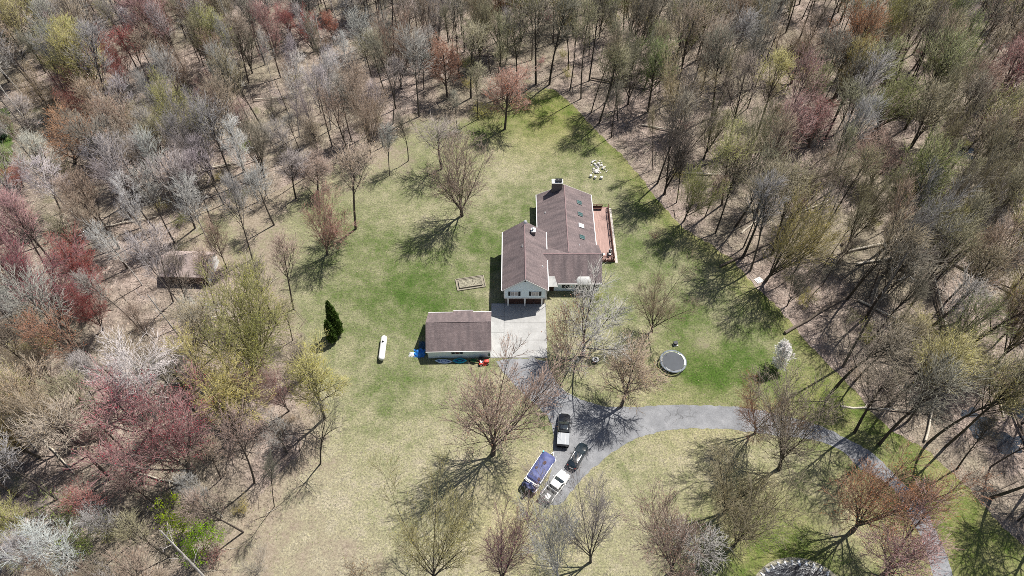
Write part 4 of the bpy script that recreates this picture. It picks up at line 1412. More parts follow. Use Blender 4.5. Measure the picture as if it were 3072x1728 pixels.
MB().tube([(1.1, 2.6, 1.4), (1.05, 3.0, 1.75)], .05, 7).build("docking_light", M_WHITE, pb)
MB().box(-1.15, -.95, 2.6, 2.85, 1.36, 1.62).build("stern_light", M_CYAN, pb, bevel=.03)


# ------------------------------------------------------------------ trees: branch batches grown level by level
def unit(a):
    return a / (np.linalg.norm(a, axis=-1, keepdims=True) + 1e-9)


class Batch:
    def __init__(s, P, D, C, L, R0, R1):
        s.P, s.D, s.C, s.L, s.R0, s.R1 = P, D, C, L, R0, R1

    def pos(s, i, t):
        return s.P[i] + s.L[i, None] * (s.D[i] * t[:, None] + s.C[i] * (t ** 2)[:, None])

    def tan(s, i, t):
        return unit(s.D[i] + 2 * s.C[i] * t[:, None])

    def mesh(s, k, n, tip=False):
        N = len(s.L)
        ts = np.linspace(0, 1, k)
        a = unit(np.cross(s.D, np.where(np.abs(s.D[:, 2:3]) < .9, np.array([[0, 0, 1.]]), np.array([[1., 0, 0]]))))
        V = np.zeros((N, k, n, 3))
        for j, t in enumerate(ts):
            tt = np.full(N, t)
            c = s.pos(np.arange(N), tt)
            T = s.tan(np.arange(N), tt)
            aa = unit(a - T * np.sum(a * T, -1, keepdims=True))
            b = np.cross(T, aa)
            r = s.R0 + (s.R1 - s.R0) * t
            for q in range(n):
                th = 2 * math.pi * q / n
                V[:, j, q] = c + r[:, None] * (aa * math.cos(th) + b * math.sin(th))
        base = (np.arange(N) * k * n)[:, None]
        quads = []
        for j in range(k - 1):
            for q in range(n):
                quads.append(np.concatenate([base + j * n + q, base + j * n + (q + 1) % n, base + (j + 1) * n + (q + 1) % n, base + (j + 1) * n + q], 1))
        return V.reshape(-1, 3), np.concatenate(quads, 0)

    def spikes(s):
        """cheap three sided twigs ending in a point"""
        N = len(s.L)
        ix = np.arange(N)
        tip = s.pos(ix, np.ones(N))
        a = unit(np.cross(s.D, np.array([[.3, .2, 1.]])))
        b = np.cross(s.D, a)
        V = np.zeros((N, 4, 3))
        for q in range(3):
            th = 2 * math.pi * q / 3
            V[:, q] = s.P + s.R0[:, None] * (a * math.cos(th) + b * math.sin(th))
        V[:, 3] = tip
        o = (ix * 4)[:, None]
        T = np.concatenate([np.concatenate([o + q, o + (q + 1) % 3, o + 3], 1) for q in range(3)], 0)
        return V.reshape(-1, 3), T


def grow(parent, n, t0, t1, ang, length, taper, rad, curl, g, lenvar=.25, rmin=.006):
    N = len(parent.L)
    ix = np.repeat(np.arange(N), n)
    M = N * n
    u = (np.tile(np.arange(n), N) + g.uniform(0.05, .95, M)) / n
    t = t0 + (t1 - t0) * u
    T = parent.tan(ix, t)
    P = parent.pos(ix, t)
    az_ = np.tile(np.arange(n), N) * 2.399963 + np.repeat(g.uniform(0, 6.28, N), n) + g.normal(0, .4, M)
    a = unit(np.cross(T, np.where(np.abs(T[:, 2:3]) < .9, np.array([[0, 0, 1.]]), np.array([[1., 0, 0]]))))
    b = np.cross(T, a)
    th = np.radians(g.uniform(ang[0], ang[1], M))
    D = T * np.cos(th)[:, None] + (a * np.cos(az_)[:, None] + b * np.sin(az_)[:, None]) * np.sin(th)[:, None]
    D = unit(D)
    Ln = length * (1 - taper * u) * g.uniform(1 - lenvar, 1 + lenvar, M)
    if N < 12:      # crowns are never even all round
        ph = g.uniform(0, 6.283)
        Ln = Ln * (1 + .32 * (D[:, 0] * math.cos(ph) + D[:, 1] * math.sin(ph)))
    C = g.normal(0, .07, (M, 3))
    C[:, 2] += curl
    pr = parent.R0[ix] + (parent.R1[ix] - parent.R0[ix]) * t
    R0 = np.maximum(pr * rad, rmin)
    return Batch(P, D, C, Ln, R0, np.maximum(R0 * .35, rmin * .7))


def single(H, r, g, lean=.03, wob=.05):
    D = unit(np.array([[g.normal(0, lean), g.normal(0, lean), 1.0]]))
    C = np.array([[g.normal(0, wob), g.normal(0, wob), 0]])
    return Batch(np.zeros((1, 3)), D, C, np.array([H]), np.array([r]), np.array([r * .28]))


STYLES = {}


def build_style(style, seed):
    """returns list of batches: (trunk batches with resolution), (twig batches), tip batch"""
    g = np.random.default_rng(seed * 101 + hash_(style))
    if style == "forest":
        tr_ = single(19.5, .25, g, .05, .09)
        l1 = grow(tr_, 13, .44, .97, (16, 38), 7.2, .62, .52, .16, g, .35)
        l1.C += g.normal(0, .05, l1.C.shape)
        l2 = grow(l1, 8, .25, 1.0, (18, 42), 3.0, .5, .62, .10, g, .35)
        l3 = grow(l2, 4, .2, 1.0, (14, 38), 1.9, .3, .62, .06, g, .35, rmin=.031)
        l4 = grow(l3, 2, .1, 1.0, (12, 36), 1.35, .2, .8, .04, g, .4, rmin=.026)
        return [(tr_, 8, 7), (l1, 6, 5), (l2, 3, 4)], [(l3, 3, 3)], l4
    if style == "slim":
        tr_ = single(20, .20, g, .05, .10)
        l1 = grow(tr_, 11, .50, .98, (14, 34), 5.4, .55, .5, .18, g, .35)
        l2 = grow(l1, 7, .25, 1.0, (18, 40), 2.4, .45, .62, .10, g, .35)
        l3 = grow(l2, 4, .2, 1.0, (14, 38), 1.6, .3, .65, .06, g, .35, rmin=.031)
        l4 = grow(l3, 2, .1, 1.0, (12, 36), 1.25, .2, .8, .04, g, .4, rmin=.026)
        return [(tr_, 7, 6), (l1, 5, 5), (l2, 3, 3)], [(l3, 2, 3)], l4
    if style == "vase":          # open lawn tree, several stems from low down
        tr_ = single(4.6, .46, g, .05, .04)
        l1 = grow(tr_, 8, .25, 1.0, (7, 40), 15.0, .1, .56, .05, g, .28)
        l1.C += g.normal(0, .045, l1.C.shape)
        l1.R1 = l1.R0 * .16
        l2 = grow(l1, 12, .12, 1.0, (16, 46), 5.6, .6, .55, .13, g, .35)
        l3 = grow(l2, 6, .2, 1.0, (15, 40), 2.7, .4, .6, .07, g, .35, rmin=.031)
        l4 = grow(l3, 3, .2, 1.0, (13, 36), 1.45, .3, .7, .05, g, .35, rmin=.026)
        l5 = grow(l4, 2, .3, 1.0, (12, 32), .9, .2, .8, .04, g, .35, rmin=.022)
        return [(tr_, 4, 9), (l1, 8, 7), (l2, 4, 4)], [(l3, 3, 3), (l4, 2, 3)], l5
    if style == "round":         # single clear trunk, oval crown
        tr_ = single(15.5, .30, g, .02, .02)
        l1 = grow(tr_, 18, .28, .97, (26, 56), 6.0, .5, .5, .20, g, .3)
        l2 = grow(l1, 9, .2, 1.0, (20, 46), 2.7, .45, .6, .12, g, .3)
        l3 = grow(l2, 5, .2, 1.0, (16, 40), 1.6, .3, .65, .08, g, .3, rmin=.030)
        l4 = grow(l3, 4, .2, 1.0, (14, 38), 1.0, .2, .8, .05, g, .3, rmin=.025)
        return [(tr_, 7, 8), (l1, 5, 5), (l2, 3, 3)], [(l3, 2, 3)], l4
    if style == "gaunt":         # few crooked heavy limbs
        tr_ = single(12, .34, g, .06, .08)
        l1 = grow(tr_, 6, .38, 1.0, (22, 48), 7.5, .3, .62, .10, g)
        l1.C += g.normal(0, .12, l1.C.shape)
        l2 = grow(l1, 7, .25, 1.0, (25, 60), 3.1, .4, .6, .1, g)
        l2.C += g.normal(0, .12, l2.C.shape)
        l3 = grow(l2, 5, .2, 1.0, (20, 50), 1.8, .3, .6, .08, g, rmin=.031)
        l4 = grow(l3, 4, .2, 1.0, (18, 50), 1.1, .2, .75, .04, g, rmin=.026)
        return [(tr_, 6, 8), (l1, 6, 6), (l2, 4, 4)], [(l3, 3, 3)], l4
    if style == "fork":          # short trunk breaking low into heavy crooked limbs
        tr_ = single(3.4, .36, g, .12, .05)
        l1 = grow(tr_, 5, .5, 1.0, (16, 48), 9.0, .15, .66, .10, g, .15)
        l1.C += g.normal(0, .09, l1.C.shape)
        l2 = grow(l1, 8, .25, 1.0, (22, 58), 4.2, .5, .58, .12, g)
        l2.C += g.normal(0, .10, l2.C.shape)
        l3 = grow(l2, 7, .2, 1.0, (20, 50), 2.2, .35, .6, .08, g, rmin=.032)
        l4 = grow(l3, 6, .2, 1.0, (20, 50), 1.2, .2, .75, .04, g, rmin=.026)
        return [(tr_, 5, 8), (l1, 7, 7), (l2, 5, 5)], [(l3, 3, 3)], l4
    if style == "birch":         # pale, fine sprays on long arms
        tr_ = single(18, .22, g, .05, .08)
        l1 = grow(tr_, 12, .35, .98, (18, 42), 6.2, .55, .5, .08, g, .3)
        l1.C += g.normal(0, .06, l1.C.shape)
        l2 = grow(l1, 8, .2, 1.0, (22, 50), 2.5, .45, .6, .05, g, .3)
        l3 = grow(l2, 5, .2, 1.0, (18, 46), 1.4, .3, .7, .03, g, .3, rmin=.022)
        l4 = grow(l3, 4, .2, 1.0, (16, 44), .9, .2, .8, .02, g, .3, rmin=.017)
        return [(tr_, 7, 7), (l1, 5, 5), (l2, 3, 4)], [(l3, 2, 3)], l4
    if style == "snag":
        tr_ = single(14, .22, g, .08, .05)
        tr_.R1 = tr_.R0 * .5
        l1 = grow(tr_, 6, .4, .98, (35, 65), 2.6, .4, .4, .1, g)
        l2 = grow(l1, 4, .3, 1, (30, 60), .9, .3, .6, .05, g, rmin=.02)
        l3 = grow(l2, 2, .3, 1, (30, 60), .5, .3, .6, .05, g, rmin=.014)
        return [(tr_, 6, 7), (l1, 4, 4)], [(l2, 2, 3)], l3
    if style == "bush":
        g0 = g
        tr_ = single(.5, .09, g, .05, .02)
        l1 = grow(tr_, 7, .1, 1.0, (12, 52), 3.4, .2, .5, .06, g)
        l2 = grow(l1, 8, .15, 1.0, (22, 50), 1.5, .4, .55, .08, g)
        l3 = grow(l2, 5, .2, 1.0, (25, 50), .8, .3, .65, .05, g, rmin=.013)
        l4 = grow(l3, 3, .2, 1.0, (20, 50), .5, .2, .8, .03, g, rmin=.011)
        return [(tr_, 3, 6), (l1, 4, 5)], [(l2, 3, 3), (l3, 2, 3)], l4
    if style == "spire":         # small conical tree
        tr_ = single(6.6, .12, g, .02, .02)
        l1 = grow(tr_, 34, .10, .98, (50, 78), 2.0, .82, .4, .15, g)
        l2 = grow(l1, 7, .15, 1.0, (25, 55), .85, .4, .6, .05, g)
        l3 = grow(l2, 5, .1, 1.0, (25, 60), .45, .2, .7, .03, g, rmin=.012)
        return [(tr_, 5, 6), (l1, 3, 3)], [(l2, 2, 3)], l3


def hash_(s):
    return sum(ord(c) * (i + 3) for i, c in enumerate(s))


PROTO = {}


def proto(style, seed, buds):
    """(trunk mesh, crown mesh, height, width) for a style; buds = bud clusters per twig"""
    key = (style, seed)
    if key not in PROTO:
        PROTO[key] = {"b": build_style(style, seed)}
        d = PROTO[key]
        V, Q, o = [], [], 0
        for bt, k, n in d["b"][0]:
            v, q = bt.mesh(k, n)
            V.append(v)
            Q.append(q + o)
            o += len(v)
        d["trunk"] = np_mesh("trunk", np.concatenate(V), np.zeros((0, 3), int), [M_BARK], None, np.concatenate(Q))
        d["trunk"].polygons.foreach_set("use_smooth", [True] * len(d["trunk"].polygons))
        tip = d["b"][2]
        tp_ = tip.pos(np.arange(len(tip.L)), np.ones(len(tip.L)))
        d["h"] = float(np.percentile(tp_[:, 2], 99.5))
        d["w"] = float(np.percentile(np.hypot(tp_[:, 0], tp_[:, 1]), 95) * 2)
    d = PROTO[key]
    if buds not in d:
        g = np.random.default_rng(seed * 7 + int(buds * 10))
        V, T, Q, MI, o = [], [], [], [], 0
        for bt, k, n in d["b"][1]:
            v, q = bt.mesh(k, n)
            V.append(v)
            Q.append(q + o)
            o += len(v)
        tip = d["b"][2]
        v, t = tip.spikes()
        V.append(v)
        T.append(t + o)
        o += len(v)
        nt_ = len(t)
        nb = 0
        if buds > 0:
            N = len(tip.L)
            cnt = int(N * buds)
            ix = g.integers(0, N, cnt)
            # buds gather in clumps: whole sprays are fuller than others
            tt = g.uniform(.25, 1.05, cnt)
            c = tip.pos(ix, tt)
            clump = np.sin(c[:, 0] * 1.3 + 1) * np.sin(c[:, 1] * 1.2 + 2) * np.sin(c[:, 2] * 1.1) + g.uniform(-.55, .75, cnt)
            c = c[clump > -.1]
            cnt = len(c)
            s_ = g.uniform(.045, .11, (cnt, 1)) * (1.45 if buds > 8 else 1)
            a = unit(g.normal(0, 1, (cnt, 3)))
            b = unit(np.cross(a, g.normal(0, 1, (cnt, 3))))
            vv = np.stack([c + a * s_, c + b * s_ * .9, c - (a + b) * .6 * s_], 1).reshape(-1, 3)
            V.append(vv)
            T.append(np.arange(cnt * 3).reshape(-1, 3) + o)
            nb = cnt
            o += cnt * 3
        Qa = np.concatenate(Q)
        mi = np.concatenate([np.zeros(nt_), np.ones(nb), np.zeros(len(Qa))])
        d[buds] = np_mesh("crown", np.concatenate(V), np.concatenate(T), [M_TWIG, M_BUD], mi, Qa)
    return d["trunk"], d[buds], d["h"], d["w"]


PAL = {  # bud colour, twig colour, bark colour, bud density
    "G": ((.36, .33, .28), (.40, .375, .355), (.125, .11, .10), 0),
    "K": ((.25, .23, .14), (.245, .22, .175), (.065, .056, .05), 0),
    "W": ((.5, .48, .44), (.58, .56, .54), (.55, .53, .50), 0),
    "X": ((.5, .48, .44), (.43, .405, .38), (.13, .115, .105), 0),
    "R": ((.60, .085, .065), (.40, .17, .15), (.10, .085, .08), 2.4),
    "P": ((.52, .18, .165), (.38, .26, .24), (.12, .10, .09), 1.3),
    "O": ((.58, .225, .075), (.37, .24, .165), (.095, .08, .07), 2.2),
    "B": ((.36, .215, .125), (.31, .235, .185), (.085, .07, .06), 1.0),
    "T": ((.50, .36, .21), (.41, .335, .265), (.12, .10, .09), 1.1),
    "Y": ((.62, .58, .15), (.43, .39, .20), (.10, .088, .072), 2.6),
    "D": ((.35, .33, .14), (.325, .295, .20), (.075, .066, .055), 1.1),
    "L": ((.34, .44, .11), (.30, .31, .17), (.09, .08, .065), 2.2),
    "N": ((.42, .60, .02), (.26, .29, .10), (.08, .07, .05), 5.0),
    "F": ((.93, .93, .92), (.85, .84, .83), (.2, .18, .17), 8.5),
    "M": ((.56, .06, .10), (.39, .22, .22), (.20, .18, .17), 1.9),
}
WORDS = {"X": "pale bare", "G": "grey bare", "K": "dark bare", "W": "whitish bare", "R": "red budded", "P": "pink budded", "O": "orange budded", "B": "brown budded", "T": "tan budded",
         "Y": "yellow budded", "D": "dull olive", "L": "light green", "N": "lime green", "F": "white flowering", "M": "crimson budded"}
KIND = {"X": "forked_tree", "G": "bare_tree", "K": "dark_tree", "W": "pale_tree", "R": "red_tree", "P": "pink_tree", "O": "orange_tree", "B": "brown_tree", "T": "tan_tree", "Y": "yellow_tree", "D": "olive_tree", "L": "green_tree", "N": "lime_shrub", "F": "flowering_tree", "M": "crimson_tree"}
CATS = {"N": "shrub"}
TREES = []      # (x, y, height, width)


def tree(x, y, H, Wd, style, pal, label=None, group=None, lean=0.0, cat=None, name=None, seed=None, buds=None, leany=0.0):
    bud, twig, bark, dens = PAL[pal]
    if buds is not None:
        dens = buds
    seeds = {"forest": 9, "slim": 6, "vase": 5, "round": 2, "gaunt": 2, "birch": 3, "snag": 3, "bush": 4, "spire": 1, "fork": 2}[style]
    sd = rnd.randrange(seeds) if seed is None else seed
    tm, cm, h0, w0 = proto(style, sd, dens)
    t = empty(name or KIND[pal], (x, y, -.05), rnd.uniform(0, 6.28), label, cat or CATS.get(pal, "tree"), group)
    if lean or leany:
        # rotate in world axes, keep the random spin
        q = Matrix.Rotation(lean, 4, 'Y') @ Matrix.Rotation(-leany, 4, 'X') @ Matrix.Rotation(t.rotation_euler.z, 4, 'Z')
        t.rotation_euler = q.to_euler()
    sx = Wd / w0
    t.scale = (sx * rnd.uniform(.92, 1.08), sx * rnd.uniform(.92, 1.08), H / h0)
    j = rnd.uniform(.82, 1.18)
    jc = [rnd.uniform(.9, 1.1) for _ in range(3)]
    if pal == 'F':
        j, jc = 1.0, [1.0, 1.0, 1.0]
    for nm, me_ in (("trunk", tm), ("crown", cm)):
        o = bpy.data.objects.new(nm, me_)
        o["bark"] = [min(1, c * j) for c in bark]
        o["twig"] = [min(1, c * j * (q + 1) / 2) for c, q in zip(twig, jc)]
        o["bud"] = [min(1, c * (j + 1) / 2 * q) for c, q in zip(bud, jc)]
        link(o, t)
    TREES.append((x, y, H, Wd))
    return t


SPECIAL = [  # style, palette, base, top, crown width (survey px), label
    ("round", "O", (1270, 325), (1275, 160), 112, "round crowned tree with rust buds and one clear trunk on the top lawn tongue", "P"),
    ("round", "O", (1125, 250), (1122, 95), 92, "bright orange red egg shaped tree rising from the wood's edge behind the lawn", None),
    ("slim", "D", (1203, 300), (1202, 135), 70, "thin olive tree between the orange tree and the round crowned tree", None),
    ("vase", "B", (1162, 543), (1165, 262), 195, "broad brown many stemmed tree standing alone on the back lawn before the house", "T"),
    ("vase", "T", (933, 402), (915, 165), 118, "tan orange two stemmed tree at the lawn's wood edge", None),
    ("forest", "G", (980, 441), (985, 300), 70, "small grey tree between two trunks on the lawn's back edge", None),
    ("forest", "K", (1027, 405), (1022, 250), 70, "dark slender lawn edge tree with a long trunk shadow", None),
    ("forest", "T", (895, 576), (872, 325), 135, "upright tan tree on the lawn behind the reddish one", None),
    ("vase", "P", (823, 640), (795, 425), 135, "reddish topped lawn tree in front of the tan one", "O"),
    ("forest", "G", (690, 566), (650, 395), 110, "grey tree alone on the grass strip beside the left wood", None),
    ("forest", "G", (491, 574), (385, 330), 120, "tall grey tree with dark trunk foot at the grass strip's far end", None),
    ("forest", "G", (537, 573), (480, 350), 90, "grey tree next to the tall one at the grass strip's end", None),
    ("vase", "Y", (660, 915), (600, 580), 212, "huge yellow green many stemmed tree in front of the woodland shed", None),
    ("vase", "Y", (640, 960), (560, 700), 170, "yellow olive tree crowded against the huge yellow green one", None),
    ("vase", "Y", (590, 1085), (500, 850), 190, "low spreading yellow olive tree below the huge yellow green one", None),
    ("birch", "W", (395, 1065), (225, 720), 215, "stark white barked leaning tree in the left wood", None),
    ("vase", "M", (478, 1192), (330, 935), 205, "wide crimson budded tree with a thick pale leaning trunk", None),
    ("vase", "M", (155, 800), (60, 590), 185, "biggest crimson tree at the photo's left border", None),
    ("vase", "R", (230, 740), (158, 555), 130, "scarlet topped tree beside the biggest crimson one", None),
    ("vase", "M", (95, 770), (25, 560), 110, "crimson tree partly cut by the photo's left border", None),
    ("vase", "R", (260, 830), (195, 690), 90, "scarlet tree just behind the stark white tree", None),
    ("slim", "K", (493, 860), (440, 610), 80, "dark slender tree standing right in front of the woodland shed", None),
    ("slim", "T", (553, 820), (500, 590), 75, "tan slender tree in front of the shed's white gable corner", None),
    ("slim", "G", (436, 760), (370, 540), 80, "grey slender tree in front of the shed's far roof end", None),
    ("forest", "T", (640, 1215), (590, 1020), 100, "tan tree scattered at the dry lawn's left border above the lime shrubs", None),
    ("slim", "K", (690, 1275), (660, 1110), 60, "dark thin tree alone on the litter left of the dry lawn", None),
    ("bush", "G", (650, 1440), (640, 1385), 70, "thin grey saplings at the bottom of the dry lawn", "T"),
    ("bush", "T", (900, 1455), (900, 1385), 90, "thin tan saplings at the bottom border near the yellow green tree", None),
    ("round", "T", (800, 485), (790, 372), 98, "round tan tree behind the reddish lawn tree", None),
    ("forest", "G", (1112, 425), (1095, 265), 118, "pale grey tree behind the broad brown lawn tree, at its left", "D"),
    ("slim", "G", (1150, 330), (1150, 215), 70, "faint grey tree between the thin olive tree and the lawn", "D"),
    ("forest", "K", (745, 500), (715, 350), 95, "dark tree at the wood's rim behind the grass strip", "G"),
    ("bush", "N", (462, 1335), (445, 1262), 82, "upper lime green shrub at the dry lawn's left border", None),
    ("bush", "N", (515, 1385), (512, 1318), 92, "lower lime green shrub spreading onto the dry lawn", None),
    ("forest", "R", (262, 1305), (240, 1200), 78, "small coral red tree left of the upper lime shrub", "P"),
    ("bush", "L", (215, 1365), (175, 1255), 120, "pale green shrubby tree near the bottom left birches", None),
    ("birch", "W", (232, 1452), (30, 1265), 130, "white birch at the bottom left corner, the longest one", None),
    ("birch", "W", (160, 1440), (0, 1290), 100, "white birch at the bottom left corner beside the longest one", None),
    ("birch", "W", (560, 1300), (420, 1185), 60, "thin white birch rising behind the upper lime shrub", None),
    ("gaunt", "K", (806, 1167), (772, 960), 95, "dark gaunt tree throwing a bold branching shadow on the dry lawn", None),
    ("gaunt", "G", (722, 1140), (665, 1000), 120, "crooked grey tree beside the dark gaunt one", None),
    ("gaunt", "K", (503, 1315), (490, 1230), 70, "dark forked young tree right above the lower lime shrub", None),
    ("vase", "T", (1240, 1143), (1222, 845), 262, "largest lawn tree, pinkish, with many stems, below the outbuilding", "P"),
    ("bush", "T", (1432, 897), (1418, 725), 120, "tan many stemmed small tree between apron and house front", None),
    ("fork", "X", (1465, 897), (1492, 680), 225, "pale forked bare tree in front of the bay window", None),
    ("vase", "D", (1640, 835), (1652, 650), 175, "olive rust tree with upright limbs on the side lawn", "B"),
    ("round", "T", (1563, 1022), (1612, 872), 150, "low leaning tan tree at the drive's inner bend", None),
    ("vase", "O", (1900, 1090), (1935, 925), 165, "rusty orange tree growing at the drive's lower edge", None),
    ("vase", "D", (1960, 1180), (2055, 945), 175, "olive grey tree leaning over the drive beyond the rusty orange one", "K"),
    ("vase", "O", (2145, 1335), (2275, 1120), 215, "orange tipped tree with a thick cluster of dark stems by the right hand drive", None),
    ("forest", "K", (2212, 1118), (2425, 850), 150, "tall dark tree with the heaviest trunk where the drive meets the wood", None),
    ("forest", "K", (2150, 1088), (2285, 880), 130, "dark tree beside the heaviest trunk at the drive's wood edge", None),
    ("forest", "K", (2105, 972), (2270, 770), 130, "dark tree at the lawn's right border beyond the white flowering one", None),
    ("vase", "Y", (1087, 1462), (1075, 1245), 205, "yellow green many stemmed tree at the photo's bottom centre", None),
    ("vase", "W", (1405, 1455), (1390, 1265), 115, "pale thin stemmed tree below the white pickup", "G"),
    ("vase", "G", (1486, 1414), (1500, 1195), 160, "grey many stemmed tree on dry grass below the white pickup", None),
    ("vase", "P", (1262, 1470), (1258, 1280), 130, "pinkish hazy tree at the bottom between yellow and pale trees", None),
    ("vase", "P", (1690, 1440), (1735, 1170), 180, "red tinged tree on the dry grass inside the drive's loop", "D"),
    ("vase", "D", (1822, 1287), (1910, 1120), 200, "olive tree spreading below the drive's straight stretch", "Y"),
    ("vase", "D", (1845, 1375), (1935, 1230), 160, "olive tree beside the pond's upper bank", None),
    ("vase", "P", (2225, 1445), (2260, 1300), 190, "pink budded tree over the drive at the bottom border", None),
    ("forest", "G", (1755, 1430), (1775, 1290), 120, "grey twiggy tree between the red tinged tree and the pond", None),
    ("bush", "B", (1646, 604), (1650, 556), 44, "small purplish brown shrub alone on the lawn right of the deck", "P"),
    ("spire", "F", (1963, 925), (1980, 855), 44, "white flowering pointed young tree by the orange tree", None),
    ("bush", "Y", (1508, 752), (1508, 728), 34, "small yellow green shrub at the house corner by the bay window", "N"),
    ("bush", "Y", (2030, 190), (2032, 140), 60, "bright yellow shrub glowing in the far right wood", None),
    ("bush", "Y", (1215, 292), (1215, 255), 75, "yellow green shrub below the round crowned tree", "D"),
    ("bush", "N", (622, 375), (620, 350), 42, "lime shrub low among grey trunks in the left wood", None),
    ("bush", "N", (490, 388), (488, 370), 36, "lime shrub, the smaller of the pair among grey trunks", None),
    ("bush", "Y", (410, 530), (405, 490), 50, "yellow green shrub at the left wood's inner edge", None),
    ("vase", "R", (330, 240), (285, 70), 105, "deep red tree high in the left wood, biggest red one there", None),
    ("vase", "R", (225, 330), (165, 170), 90, "red tree beside the huge tan crown near the left border", "P"),
    ("vase", "T", (130, 290), (75, 130), 150, "huge tan olive crown near the upper left border", "Y"),
    ("vase", "O", (190, 410), (125, 255), 165, "rust orange tree with wide crown near the left lawn scrap", None),
    ("vase", "R", (60, 470), (15, 390), 70, "orange red tree cut by the left border above the crimson ones", "O"),
    ("vase", "R", (790, 130), (745, 5), 85, "red tree touching the photo's top border", None),
    ("vase", "R", (735, 90), (690, 0), 75, "pinkish red tree at the top border beside the red one", "P"),
    ("round", "O", (840, 110), (820, 20), 48, "small rust red tree near the top border", "R"),
    ("birch", "W", (885, 225), (860, 65), 105, "snow white barked tree in the upper left wood", None),
    ("birch", "W", (200, 560), (60, 365), 150, "whitish leaning tree by the left border below the lawn scrap", None),
    ("birch", "W", (690, 225), (640, 60), 70, "pale tree in the far left wood", "G"),
    ("vase", "P", (560, 290), (500, 170), 90, "pink tree in the middle of the left wood", None),
    ("vase", "P", (2035, 370), (2075, 215), 135, "magenta topped tree in the right wood", "M"),
    ("vase", "T", (1690, 330), (1735, 60), 185, "largest pale beige crown at the right wood's far part", "Y"),
    ("vase", "B", (1990, 210), (2040, 10), 150, "reddish brown vase shaped tree near the top border of the right wood", None),
    ("vase", "L", (2200, 330), (2290, 120), 170, "light green crown in the right wood, the greenest there", None),
    ("vase", "Y", (2380, 960), (2450, 805), 190, "yellow olive crown near the photo's right border", None),
    ("vase", "D", (1770, 400), (1820, 220), 130, "olive yellow tree on the near side of the pale beige crown", "Y"),
    ("vase", "B", (2190, 470), (2265, 300), 170, "broad rust brown crown in the mid right wood", None),
]
for st_, pl_, b_, t_, w_, lab, twp in SPECIAL:
    X, Y = G(*b_)
    H0 = hgt(b_, t_[1])
    wm = w_ * 1.1925 / FPX * (HCAM / math.sin(PITCH)) * (1.0 if b_[1] > 500 else 1.12) * (1.12 if st_ in ('vase', 'fork', 'round', 'forest') else 1.0)
    H = max(2.2, min(30, H0 - wm * (.27 if st_ in ('vase', 'fork') else .28))) if H0 > 6 else max(1.6, H0 * .8)
    if b_[1] < 500 and pl_ in 'RPOM' and st_ != 'bush':
        wm *= 1.2
        H = min(30, H0 - wm * .12)
    if b_[0] > 1350 and b_[1] > 1080:
        wm *= .95
    ln = max(-.2, min(.2, math.atan2((t_[0] - prj(X, Y, H0)[0]) * 1.1925 / FPX * 105, H)))
    if twp:
        save = PAL[pl_]
        o_ = PAL[twp]
        PAL["_"] = (tuple((a * .6 + b * .4) for a, b in zip(save[0], o_[0])), tuple((a + b) / 2 for a, b in zip(save[1], o_[1])), save[2], save[3] or .4)
        KIND["_"] = KIND[pl_]
        t = tree(X, Y, H, wm, st_, "_", lab, None, ln, cat="shrub" if st_ == "bush" and H < 6 else "tree", name=("budding_shrub" if st_ == "bush" else KIND[pl_]))
    else:
        t = tree(X, Y, H, wm, st_, pl_, lab, None, ln, cat="shrub" if st_ == "bush" and H < 6 else "tree", name=(("budding_shrub" if pl_ != "N" else "lime_shrub") if st_ == "bush" else KIND[pl_]))
N_SPECIAL = len(TREES)
SHOWN = [(t_[0], t_[1] + .38 * w_, w_, G(*b_)[1]) for st_, pl_, b_, t_, w_, lab, twp in SPECIAL]


# ------------------------------------------------------------------ evergreens
def evergreen(name, x, y, H, Wd, m, label, seed, spruce=False):
    g = np.random.default_rng(seed)
    n = 5200
    u = g.uniform(0, 1, n) ** .8
    z = .25 + (H - .25) * u
    if spruce:
        rad = Wd / 2 * (1 - u) ** .9 * (.72 + .28 * np.abs(np.sin(u * 26)))
    else:
        rad = Wd / 2 * np.clip(1.12 * (1 - u ** 2.6), 0.06, 1) * np.clip(u * 6 + .5, 0, 1)
    th = g.uniform(0, 6.283, n)
    rr = rad * (1 - .35 * g.uniform(0, 1, n) ** 2) * (1 + .14 * np.sin(5 * th + z * 2.2) + .08 * np.sin(9 * th - z * 4))
    c = np.stack([rr * np.cos(th), rr * np.sin(th), z], 1)
    up = np.array([[0, 0, 1.]])
    outw = np.stack([np.cos(th), np.sin(th), np.zeros(n)], 1)
    d = unit(outw * g.uniform(.2, .9, (n, 1)) + up * (g.uniform(.5, 1.3, (n, 1)) if not spruce else g.uniform(-.4, .3, (n, 1))) + g.normal(0, .25, (n, 3)))
    s_ = unit(np.cross(d, g.normal(0, 1, (n, 3))))
    ln = g.uniform(.18, .42, (n, 1))
    V = np.stack([c - s_ * ln * .34, c + s_ * ln * .34, c + d * ln], 1).reshape(-1, 3)
    me_ = np_mesh("foliage", V, np.arange(n * 3).reshape(-1, 3), [m])
    t = empty(name, (x, y, 0), 0, label, "evergreen")
    link(bpy.data.objects.new("foliage", me_), t)
    core = MB()
    ks = [.02, .15, .35, .6, .8, .95]
    core.rings([[(.62 * (Wd / 2 * (min(1, 1.1 * (1 - k ** 2.6)) if not spruce else (1 - k) ** .9)) * math.cos(a) , .62 * (Wd / 2 * (min(1, 1.1 * (1 - k ** 2.6)) if not spruce else (1 - k) ** .9)) * math.sin(a), .3 + (H - .5) * k) for a in [6.283 * j / 10 for j in range(10)]] for k in ks])
    core.build("inner_foliage", m, t)
    MB().tube([(0, 0, 0), (0, 0, 1.0)], .14, 7).build("trunk", M_LOGD, t)
    TREES.append((x, y, H, Wd))


